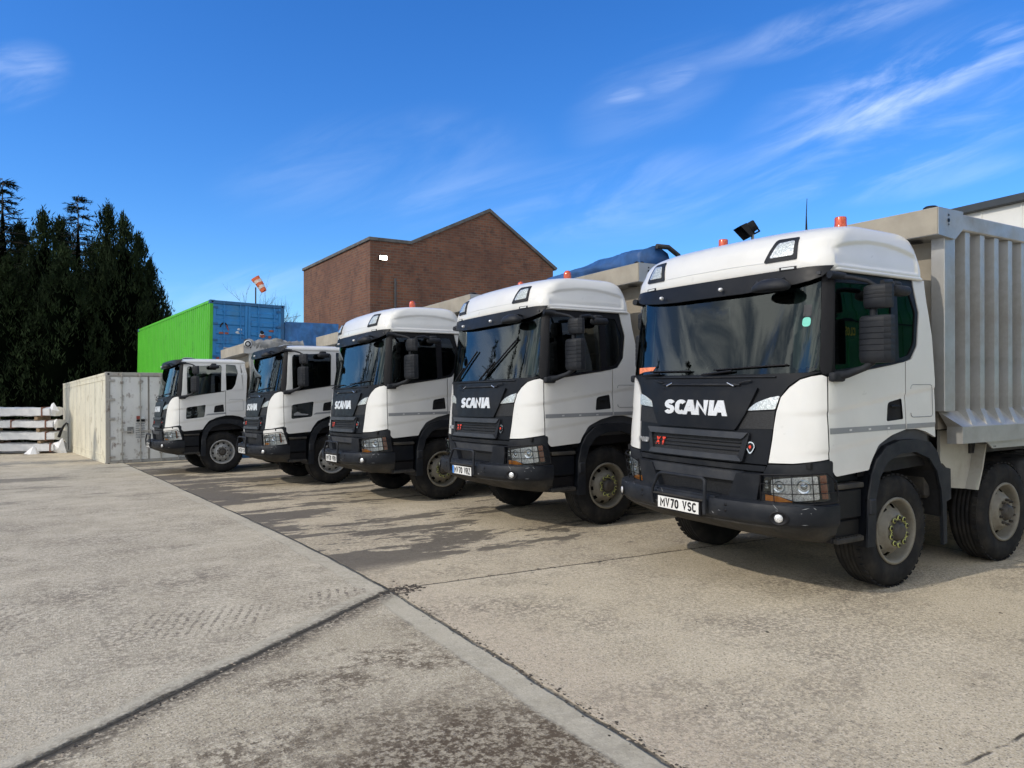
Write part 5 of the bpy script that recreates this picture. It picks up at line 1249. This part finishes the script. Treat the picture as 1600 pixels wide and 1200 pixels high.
# ------------------------------------------------------------------ brick building
def brick():
    t = NT('weathered_brick'); N, L = t.N, t.L
    sep = N.new('ShaderNodeSeparateXYZ'); L.new(t.tc.outputs['Object'], sep.inputs[0])
    cmb = N.new('ShaderNodeCombineXYZ'); L.new(t.math('ADD', sep.outputs[0], sep.outputs[1]), cmb.inputs[0]); L.new(sep.outputs[2], cmb.inputs[1])
    b = N.new('ShaderNodeTexBrick'); L.new(cmb.outputs[0], b.inputs[0]); b.inputs['Scale'].default_value = 1; b.inputs['Brick Width'].default_value = .34; b.inputs['Row Height'].default_value = .125
    b.inputs['Mortar Size'].default_value = .020; b.inputs['Mortar Smooth'].default_value = .3; b.inputs['Bias'].default_value = -.1; b.offset = .5
    b.inputs['Color1'].default_value = (.22, .088, .048, 1); b.inputs['Color2'].default_value = (.125, .052, .034, 1); b.inputs['Mortar'].default_value = (.15, .115, .085, 1)
    c = t.mix(t.math('MULTIPLY', t.sm(t.noise(.5, 7, .65, vec=cmb.outputs[0]), .40, .70), .6), b.outputs[0], (.085, .040, .030))
    lo = t.math('MULTIPLY', t.sm(sep.outputs[2], 5.2, 3.2), t.sm(t.noise(.6, 6, .6, vec=cmb.outputs[0], off=(4, 0, 0)), .40, .55)); c = t.mix(t.math('MULTIPLY', lo, .75), c, (.34, .155, .075))  # orange of sunlit brick painted over the lower wall
    pale = t.math('MULTIPLY', t.sm(t.noise(9, 3, .6, vec=cmb.outputs[0], stretch=(1, 2.6, 1)), .70, .76), .55); c = t.mix(pale, c, (.33, .22, .15))
    soot = t.math('MULTIPLY', t.sm(t.noise(1.6, 6, .7, vec=cmb.outputs[0], stretch=(1, .5, 1), off=(1, 5, 0)), .52, .7), .6); c = t.mix(soot, c, (.06, .032, .026))
    t.base(c); t.rough(.92); t.bump(b.outputs['Fac'], -.5, .02); return t.m
M['brick'] = brick(); M['coping'] = simple('grey_coping_stone', (.11, .105, .10), .8, var=.25); M['slate'] = simple('dark_roof_sheet', (.06, .06, .065), .7, var=.2)
def building():
    r = empty('brick_building', (12.4, 33.4, -1.0)); tag(r, 'tall dark brick building with a flat-roofed corner and a steep gable', 'building')
    x1, x2, x3 = 2.05, 6.45, 10.45; ze, zp, zr = 9.62, 11.72, 9.10; Ld = 11.3; T = .34
    d = MB()
    prof = [(0, 0), (0, ze), (x1, ze), (x2, zp), (x3, zr), (x3, 0)]
    d.prism(prof, 'y', 0, T, M['brick']); d.prism(prof, 'y', Ld-T, Ld, M['brick'])
    d.box(0, T, T, Ld-T, 0, ze, M['brick']); d.box(x3-T, x3, T, Ld-T, 0, zr, M['brick'])
    fixn(d.build('wall', r))
    d = MB(); d.prism([(x1, ze-.3), (x1, ze-.18), (x2, zp-.15), (x3-.01, zr-.12), (x3-.01, zr-.25), (x2, zp-.3)], 'y', T+.01, Ld-T-.01, M['slate']); d.box(T+.01, x1, T+.01, Ld-T-.01, ze-.4, ze-.3, M['slate']); fixn(d.build('roof', r))
    d = MB()
    d.box(-.08, T+.05, -.08, Ld+.05, ze, ze+.16, M['coping'], .015); d.box(T+.052, x1+.02, -.08, T+.05, ze, ze+.158, M['coping'], .015)
    for (a, b, c, e) in ((x1+.022, ze, x2, zp), (x2, zp, x3+.15, zr-.08)):
        n = Vector((-(e-b), c-a)).normalized()*.15
        d.prism([(a, b), (c, e), (c+(n.x if c > x2 else 0), e+(n.y if c > x2 else .17)), (a+(n.x if a < x2 and False else 0), b+.17)], 'y', -.10, T+.04, M['coping'])
    fixn(d.build('coping', r))
    d = MB(); d.tube([(1.25, -.06, 0), (1.25, -.06, 7.9)], .05, M['slate'], 8); d.build('downpipe', r)
    d = MB(); d.tube([(3.7, -.03, 1.0), (3.7, -.03, 6.0)], .03, M['slate'], 6); d.build('conduit', r)
building()
# lit floodlight on the brick wall
e = NT('lit_floodlight_glass'); e.b.inputs['Emission Color'].default_value = (1, .93, .78, 1); e.b.inputs['Emission Strength'].default_value = 14; M['lit'] = e.m
fx, fy, fd = px(596, Yw=33.2); fz = zat(404, fd)
r = empty('wall_floodlight', (fx, 33.3, fz)); tag(r, 'lit white floodlight high on the brick wall corner', 'floodlight')
d = MB(); d.box(-.21, .21, -.36, -.22, -.13, .13, M['ink'], .03); d.box(-.04, .04, -.22, .09, -.05, .03, M['ink']); d.build('housing', r)
d = MB(); d.box(-.17, .17, -.370, -.362, -.095, .095, M['lit']); d.build('lit_lens', r)

# ------------------------------------------------------------------ white shed on the right
M['clad'] = simple('pale_cladding', (.72, .72, .69), .55, var=.05, vscale=.6, dirt=(.35, .34, .31), dirtamt=.25, dirtscale=.8); M['gutter'] = simple('dark_gutter', (.035, .042, .05), .5, var=.1)
r = empty('white_warehouse', (20.0, 9.0, 0), (0, 0, -math.atan(.14))); tag(r, 'pale clad warehouse with a dark gutter behind the nearest truck body', 'building')
d = MB(); z1_ = 6.28; V = []; y = -6.
d.box(0, 14, -6, 9.5, -.6, z1_, M['clad'])
k = 0
while y < 9.4: d.box(-.022, -.001, y, y+.03, -.6, z1_-.01, M['clad']); y += 1.0
d.build('wall', r)
d = MB(); d.box(-.16, .05, -6.1, 9.6, z1_+.002, z1_+.20, M['gutter'], .02); d.box(.06, 14, -6.1, 9.6, z1_+.002, z1_+.12, M['gutter']); d.build('gutter', r)

# ------------------------------------------------------------------ floodlight pole between the two nearest trucks
fx, fy, _ = px(1176, Yw=7.12); dd = fx*math.sin(YAW)+fy*math.cos(YAW); zt = zat(364, dd)
r = empty('floodlight_pole', (fx, fy, ground_z(fy))); tag(r, 'black hooded floodlight on a thin pole between the two nearest trucks', 'floodlight'); hz = zt-ground_z(fy)
d = MB(); d.tube([(0, 0, 0), (0, 0, hz)], .022, M['alu'], 8); d.box(-.12, .12, -.12, .12, 0, .015, M['steel']); d.build('pole', r)
d = MB(); Q = Matrix.Translation((0, 0, hz+.09)) @ Matrix.Rotation(R(152), 4, 'Z') @ Matrix.Rotation(R(34), 4, 'Y')
d.box(-.02, .10, -.11, .11, -.07, .08, M['ink'], .02, Q, 2); d.add([Q @ Vector(v) for v in [(.10, -.13, -.085), (.10, .13, -.085), (.10, .13, .095), (.10, -.13, .095), (.16, -.145, -.10), (.16, .145, -.10), (.20, .145, .11), (.20, -.145, .11)]], [(0, 1, 5, 4), (1, 2, 6, 5), (2, 3, 7, 6), (3, 0, 4, 7), (0, 3, 2, 1)], M['ink'])
d.build('lamp_head', r)
d = MB(); d.tube([tuple(Q @ Vector(p)) for p in [(.03, -.15, 0), (.02, -.15, -.10), (.02, .15, -.10), (.03, .15, 0)]], .012, M['ink'], 6); d.tube([(0, 0, hz-.02), (0, 0, hz+.02)], .03, M['ink'], 8); d.build('bracket', r)

# ------------------------------------------------------------------ windsock, wires, bare tree
sx, sy, _ = px(399.5, d=34.0); zt = zat(449, 34.0); zg = ground_z(sy)
r = empty('windsock', (sx, sy, zg)); tag(r, 'small orange and white windsock on a thin dark mast above the containers', 'windsock')
d = MB(); d.tube([(0, 0, 0), (0, 0, zt-zg)], .035, M['steel'], 6); d.build('mast', r)
M['sock_o'] = simple('orange_windsock_cloth', (.75, .16, .06), .8, var=.15, vscale=9); M['sock_w'] = simple('pale_windsock_cloth', (.80, .66, .58), .8, var=.1, vscale=9)
d = MB(); p0 = Vector((-.02, 0, zt-zg+.42)); dr = Vector((.325, -.197, -.55)).normalized(); N = 5; u1 = dr.orthogonal().normalized(); u2 = dr.cross(u1)
for k in range(N):
    V = []
    for j, tt in enumerate((k/N, (k+1)/N)):
        rad = .20-.07*tt
        for i in range(12): a = 2*PI*i/12; V.append(p0+dr*tt*.72+(u1*math.cos(a)+u2*math.sin(a))*rad*(1+.15*math.sin(3*a+k)))
    d.add(V, [(i, (i+1) % 12, 12+(i+1) % 12, 12+i) for i in range(12)], M['sock_o' if k % 2 == 0 else 'sock_w'], True)
d.build('sock', r)
def wire(pts, lab):
    d = MB(); P = []
    (a, b) = [Vector(p) for p in pts]
    for i in range(17): t_ = i/16; P.append(a*(1-t_)+b*t_-Vector((0, 0, 1.2*4*t_*(1-t_))))
    d.tube(P, .014, M['steel'], 4); tag(d.build('overhead_wire'), lab, 'wire')
a = px(150, d=60); b = px(470, d=56); wire([(a[0], a[1], zat(470, 60)), (b[0], b[1], zat(493, 56))], 'thin overhead wire crossing the sky above the green container')
bark = simple('grey_bark', (.10, .085, .07), .9, var=.3, vscale=8)
def bare_tree(x, y, h, seed, label):
    rr = random.Random(seed); r = empty('bare_tree', (x, y, ground_z(y))); tag(r, label, 'tree'); d = MB(); tw = MB()
    def br(p, dr, L_, rad, lv, mb):
        n = 5; P = [p]; q = p
        for i in range(n): dr = (dr+Vector((rr.uniform(-.12, .12), rr.uniform(-.12, .12), rr.uniform(-.02, .10)))).normalized(); q = q+dr*L_/n; P.append(q)
        mb.tube(P, [rad*(1-.75*i/n) for i in range(n+1)], bark, 5 if lv < 2 else 3, cap=False)
        if lv < 4:
            for k in range(5 if lv == 0 else 4):
                i = rr.randint(2, n); s = (Vector((rr.uniform(-1, 1), rr.uniform(-1, 1), rr.uniform(.2, .9)))).normalized()
                br(P[i], (dr*.55+s*.6).normalized(), L_*rr.uniform(.45, .7), rad*.5, lv+1, tw)
    br(Vector((0, 0, 0)), Vector((0, 0, 1)), h*.55, .11, 0, d); d.build('trunk', r); tw.build('twigs', r)
bx, by, _ = px(438, d=45.0); bare_tree(bx, by, zat(456, 45.0)-ground_z(by)+.4, 4, 'thin leafless tree between the containers and the brick building')

# ------------------------------------------------------------------ wrapped beams on the left
M['wrap'] = simple('white_plastic_wrap', (.72, .73, .75), .38, var=.05, vscale=6, bump=.5, bscale=5); M['strap'] = simple('brown_strap', (.20, .09, .06), .6, var=.2); M['timber'] = simple('raw_timber', (.30, .22, .14), .8, var=.3, vscale=10)
d0 = 29.5; ux, uy = math.cos(YAW), -math.sin(YAW)      # rows run square to the view
def pack(i, u1, v0, v1, sag, label):
    x1, y1, _ = px(u1, d=d0); z0, z1 = zat(v1, d0), zat(v0, d0); L_ = 6.5
    r = empty('wrapped_pack', (x1, y1, z0), (0, 0, -YAW)); tag(r, label, 'wrapped pack', 'white wrapped packs stacked at the left')
    mb = MB(); NX, K = 60, 14; V = []; h = z1-z0; rq = random.Random(i)
    for a in range(NX+1):
        x = -L_+L_*a/NX
        for k in range(K):
            an = 2*PI*(k+.5)/K; cy, cz = math.cos(an), math.sin(an); m_ = max(abs(cy), abs(cz)); yy = .5*cy/m_; zz = .5*cz/m_
            V.append((x, .45+yy*.9+rq.uniform(-.006, .006), h*(.5+zz)+.012*math.sin(x*5+k)+rq.uniform(-.008, .008)+sag*math.sin(x*1.3)))
    mb.add(V, [(a*K+k, a*K+(k+1) % K, (a+1)*K+(k+1) % K, (a+1)*K+k) for a in range(NX) for k in range(K)]+[tuple(range(K-1, -1, -1)), tuple(NX*K+k for k in range(K))], M['wrap'], True)
    o = fixn(mb.build('wrapping', r)); o.data.set_sharp_from_angle(angle=R(40))
    s_ = MB()
    for xs_ in ((-.30,), (-.28, -1.65), (-.35,), (-.12, -2.35))[i]: s_.box(xs_-.025, xs_+.025, -.02, .93, -.01, h+.02, M['strap'])
    s_.build('strap', r)
    return r, h
pk = [(77, 637, 650.5, .01, 'white plastic wrapped pack with torn flap, topmost of its stack'), (82, 657, 669, 0., 'white plastic wrapped pack, second from the top of its stack'), (85, 675, 688, 0., 'white plastic wrapped pack, third from the top of its stack'), (83, 693, 706, 0., 'white plastic wrapped pack, lowest of its stack')]
packs = [pack(i, *a) for i, a in enumerate(pk)]
for i, (u, v0, v1) in enumerate(((77, 650.5, 657), (80, 669, 675), (82, 688, 693), (80, 706, 713))):
    mb = MB(); x1, y1, _ = px(u, d=d0); z0, z1 = zat(v1, d0)+.002, zat(v0, d0)-.012
    if i == 3: z0 = ground_z(y1)-.02
    Q = Matrix.Translation((x1, y1, 0)) @ Matrix.Rotation(-YAW, 4, 'Z')
    for xs_ in (-.55, -2.6, -4.9): mb.box(xs_-.06, xs_+.06, .02, .88, z0, z1, M['timber'], rot=Q)
    tag(mb.build('timber_bearer'), ['timber bearers under the topmost wrapped pack', 'timber bearers under the second wrapped pack', 'timber bearers under the third wrapped pack', 'timber bearers between the lowest wrapped pack and the ground'][i], 'timber bearer')
def flap(parent, pts, name='torn_wrap'):
    mb = MB(); V = []; rq = random.Random(len(pts)); 
    c = sum((Vector(p) for p in pts), Vector())/len(pts); V = [c+Vector((0, -.12, 0))]+[Vector(p) for p in pts]+[c+Vector((.02, .10, 0))]; n = len(pts)
    mb.add(V, [(0, k+1, (k+1) % n+1) for k in range(n)]+[(n+1, (k+1) % n+1, k+1) for k in range(n)], M['wrap']); return mb.build(name, parent)
P0, h0 = packs[0]; flap(P0, [(-.05, .1, h0*.9), (.0, .15, h0+.15), (.12, .1, h0+.20), (.25, .1, h0+.0), (.34, .1, h0-.15), (.22, .1, h0-.22), (.16, .12, .0), (.0, .1, .02)])
P1, h1 = packs[1]; flap(P1, [(.0, .1, h1), (.12, .1, h1*1.2), (.16, .1, .1), (.08, .1, -.1), (.0, .1, .0)])
P3, h3 = packs[3]; flap(P3, [(-.1, .1, h3), (.15, .1, h3+.08), (.32, .1, h3+.22), (.40, .1, h3-.1), (.50, .1, -.1), (.42, .1, -.2), (.1, .1, -.05), (-.05, .1, .0)])
mb = MB(); x1, y1, _ = px(52, d=29.2); 
mb.add([(0, 0, .32), (-.32, 0, .02), (-.1, -.2, .0), (.12, -.2, .0), (.22, 0, .02), (.1, .2, .02), (.06, 0, .30)], [(0, 1, 2), (0, 2, 3), (0, 3, 6), (6, 3, 4), (6, 4, 5), (0, 6, 5), (0, 5, 1)], M['wrap']); o = mb.build('plastic_scrap'); o.location = (x1, y1, ground_z(y1)); tag(o, 'crumpled white plastic scrap on the ground below the wrapped packs', 'plastic scrap')
mb = MB(); q = [(92, 683), (96, 672), (100, 665), (104, 661), (106, 662), (106.5, 668), (106.5, 690), (107, 703)]
P = []
for u, v in q: x, y, _ = px(u, d=28.2); P.append((x, y, zat(v, 28.2)))
mb.tube(P, [.06, .05, .04, .035, .03, .015, .015, .015], M['ink'], 7); tag(mb.build('bent_pipe'), 'thin black bent pipe leaning by the cream container', 'pipe')

# ------------------------------------------------------------------ trees
def leafmat(name, a, b):
    t = NT(name); t.base(t.mix(t.sm(t.noise(.9, 5, .6), .3, .7), a, b)); t.rough(.95); t.b.inputs['Specular IOR Level'].default_value = .0 if 'mass' in name else .12; return t.m
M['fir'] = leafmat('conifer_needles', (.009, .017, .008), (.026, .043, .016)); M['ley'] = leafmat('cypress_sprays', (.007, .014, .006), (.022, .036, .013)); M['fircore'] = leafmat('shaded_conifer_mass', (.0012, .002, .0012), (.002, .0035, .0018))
def spray(V, Fc, p, dr, L_, w, rq, up=Vector((0, 0, 1))):
    sd = dr.cross(up+Vector((rq.uniform(-.6, .6), rq.uniform(-.6, .6), 0)))
    if sd.length < 1e-3: sd = dr.orthogonal()
    sd = sd.normalized()*w; k = len(V)
    V += [p, p+dr*L_*.4+sd, p+dr*L_, p+dr*L_*.35-sd]; Fc += [(k, k+1, k+2, k+3)]
def conifer(kind, seed, H, Rb, dens=1.):
    rq = random.Random(seed); r = empty('conifer_tree'); tr = MB(); tr.tube([(0, 0, 0), (.03, .02, H*.5), (0, 0, H*.97)], [.03*H*.7, .018*H*.7, .01], bark, 8); tr.build('trunk', r)
    V = []; Fc = []; B = MB()
    if kind == 'layered':
        lev = int(H*4.4)
        for i in range(lev):
            z = H*(.08+.92*i/lev); t_ = z/H; Lb = Rb*(1-t_)**.62*rq.uniform(.75, 1.15)+.10
            for k in range(int(5+6*(1-t_))):
                a = rq.uniform(0, 2*PI); L2 = Lb*rq.uniform(.6, 1.15); dr = Vector((math.cos(a), math.sin(a), rq.uniform(-.05, .22))); p = Vector((0, 0, z+rq.uniform(-.1, .1))); P = [p]; n = max(4, int(L2*3.0))
                for j in range(n):
                    dr = (dr+Vector((rq.uniform(-.06, .06), rq.uniform(-.06, .06), -.05 if j < n*.6 else .05))).normalized(); p = p+dr*L2/n; P.append(p)
                    f = (j+1)/n
                    for s_ in range(int(9*dens)):
                        d2 = (dr*.8+Vector((rq.uniform(-1, 1), rq.uniform(-1, 1), rq.uniform(-.45, .35)))*.75).normalized(); spray(V, Fc, p+dr*rq.uniform(-.5, .5)*L2/n, d2, rq.uniform(.16, .42)*(1.1-.4*f), rq.uniform(.012, .035), rq)
                B.tube(P, [.022*(1-q/(n+1)) for q in range(n+1)], bark, 3, cap=False)
        B.build('branches', r)
    else:
        n = int(5200*dens*(H/9))
        tips = []
        for i in range(int(190*dens)):
            t_ = rq.random()**.9; a = rq.uniform(0, 2*PI); rad = Rb*(1-t_)**.80*rq.uniform(.76, 1.10); tips.append((Vector((rad*math.cos(a), rad*math.sin(a), H*t_*.97)), a, t_))
        for p, a, t_ in tips:
            out = Vector((math.cos(a), math.sin(a), 0)); Lt = rq.uniform(.5, 1.1)*(1.1-.4*t_)
            for k in range(int(n/len(tips))):
                f = rq.random(); w_ = (1-f)*.34; q = p+out*(-.35+.35*f)+Vector((0, 0, -.3+Lt*f))+Vector((rq.gauss(0, w_*.6), rq.gauss(0, w_*.6), rq.gauss(0, .1)))
                d2 = (out*.45*(1-f)+Vector((rq.gauss(0, .35), rq.gauss(0, .35), .9))).normalized(); spray(V, Fc, q, d2, rq.uniform(.14, .34), rq.uniform(.012, .035), rq)
    mb = MB(); mb.add(V, Fc, M['fir' if kind == 'layered' else 'ley'])
    # lumpy near-black core added to block light through the crown
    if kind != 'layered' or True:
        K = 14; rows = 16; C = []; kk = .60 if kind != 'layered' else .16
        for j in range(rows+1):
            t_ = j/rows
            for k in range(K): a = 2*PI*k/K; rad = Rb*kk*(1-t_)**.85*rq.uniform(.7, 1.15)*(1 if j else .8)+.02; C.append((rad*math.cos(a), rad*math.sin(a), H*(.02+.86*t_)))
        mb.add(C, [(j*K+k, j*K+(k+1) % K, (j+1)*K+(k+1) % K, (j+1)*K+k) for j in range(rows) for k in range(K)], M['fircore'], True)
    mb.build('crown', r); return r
protoL = conifer('layered', 1, 11.5, 3.3); protoM = conifer('layered', 8, 9.5, 2.9, .9); protoC = conifer('column', 2, 11.0, 3.1, 1.5); protoD = conifer('column', 5, 9.5, 2.9, 1.4)
PH = {id(protoL): 11.5, id(protoM): 9.5, id(protoC): 11.0, id(protoD): 9.5}; used = set()
def place_tree(pr, u, v, d, label, wscale=1., xy=None, h=None):
    o = pr if id(pr) not in used else copy_tree(pr); used.add(id(pr))
    x, y = xy if xy else px(u, d=d)[:2]; zg = ground_z(y); hh = h or (zat(v, d)-zg); k = hh/PH[id(pr)]
    o.location = (x, y, zg-.05); o.scale = (k*wscale, k*wscale, k); o.rotation_euler = (0, 0, random.uniform(0, 6)); tag(o, label, 'tree', 'dark conifers behind the yard'); return o
place_tree(protoL, 4, 272, 42, 'tall layered conifer cut by the left edge of the picture')
place_tree(protoL, 122, 300, 43, 'layered conifer whose see-through top rises between two solid cypresses', .85)
place_tree(protoC, 68, 328, 39, 'dense cypress between the two see-through layered conifers', 1.15)
place_tree(protoC, 168, 318, 40, 'dense cypress with the highest of the solid spires', 1.05)
place_tree(protoD, 193, 338, 39, 'dense cypress leaning into the tallest solid one, on its right', 1.)
place_tree(protoD, 216, 368, 41, 'dense cypress, third from the right end of the dark tree row', 1.05)
place_tree(protoD, 234, 408, 40, 'dense cypress, second from the right end of the dark tree row', 1.05)
place_tree(protoM, 248, 462, 42, 'lowest conifer at the right end, its foot behind the green container', .9)
place_tree(protoM, 38, 365, 46, 'shorter layered conifer behind the left-hand cypress', 1.1)
place_tree(protoD, 100, 385, 37, 'low dense cypress in front of the see-through conifer', 1.25)
place_tree(protoC, 145, 380, 45, 'broad dark cypress filling the gap below the spires', 1.3)
place_tree(protoC, 30, 345, 44, 'tall dark cypress just right of the see-through conifer at the left edge', 1.2)
place_tree(protoC, -12, 350, 45, 'dark cypress behind the conifer cut by the left edge', 1.3)
place_tree(protoD, 95, 345, 46, 'dark cypress directly behind the base of the third spire', 1.3)
place_tree(protoD, 12, 400, 37, 'low dense cypress beside the left edge of the picture', 1.3)
# trees and scrub outside the frame, mirrored in the windscreens
off = [(-15, 29, 12.5), (-21, 24, 12), (-25, 33, 13), (-11, 37, 12), (-30, 17, 9), (-36, 4, 7.5), (-38, -10, 8), (-31, -22, 7), (-18, 42, 12)]
for i, (x, y, h) in enumerate(off):
    place_tree([protoL, protoC, protoD, protoM][i % 4], 0, 0, 0, ['layered conifer', 'dense cypress', 'slim cypress', 'loose conifer'][i % 4]+' outside the frame mirrored in the windscreens', 1., (x, y), h)
# dark hedge under the trees
mb = MB(); V = []; Fc = []; rq = random.Random(3)
for i in range(15000):
    u = rq.uniform(-120, 285); dd = 44+rq.uniform(-1.2, 1.5); x, y, _ = px(u, d=dd); z = ground_z(y)+rq.random()**.8*3.6; an = rq.uniform(0, 6.28); dr = Vector((math.cos(an), math.sin(an), rq.uniform(-.2, .9))).normalized(); spray(V, Fc, Vector((x, y, z)), dr, rq.uniform(.2, .45), rq.uniform(.04, .10), rq)
mb.add(V, Fc, M['ley'])
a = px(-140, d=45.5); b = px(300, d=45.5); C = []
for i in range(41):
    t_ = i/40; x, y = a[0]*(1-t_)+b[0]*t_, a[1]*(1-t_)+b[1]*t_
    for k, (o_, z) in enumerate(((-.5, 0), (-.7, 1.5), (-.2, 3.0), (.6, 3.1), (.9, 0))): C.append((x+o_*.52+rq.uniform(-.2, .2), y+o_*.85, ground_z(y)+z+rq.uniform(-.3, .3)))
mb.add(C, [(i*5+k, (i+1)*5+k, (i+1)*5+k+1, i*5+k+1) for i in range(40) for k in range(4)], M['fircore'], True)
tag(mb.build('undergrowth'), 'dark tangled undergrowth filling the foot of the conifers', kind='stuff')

# ------------------------------------------------------------------ green shed standing outside the frame, mirrored in the side windows
M['green2'] = simple('green_shed_cladding', (.012, .17, .05), .5, var=.2, vscale=.8); M['yellow'] = simple('yellow_letters', (.75, .60, .05), .5, var=.05)
r = empty('green_shed', (12.5, -4.2, 0)); tag(r, 'green clad shed with small yellow letters outside the frame mirrored in the nearest side window', 'building')
mb = MB(); mb.box(0, 15, -7, 0, 0, 5.6, M['green2'])
for k in range(30): mb.box(.25+k*.5, .28+k*.5, .001, .02, .1, 5.5, M['green2'])
mb.build('wall', r)
mb = MB(); mb.box(-.1, 15.1, -7.1, .08, 5.602, 5.8, M['gutter']); mb.build('roof', r)
mb = MB(); mb.box(0, 15, .021, .05, 3.80, 3.88, M['ink']); mb.build('rail', r)
mb = MB(); add_text(mb, 'CLOSINE', .22, .035, .03, lambda u, v, q: Vector((5.55-u, .025+max(q, 0), 3.42+v)), M['yellow'], .004, wide=.7, width=.80); fixn(mb.build('lettering', r))
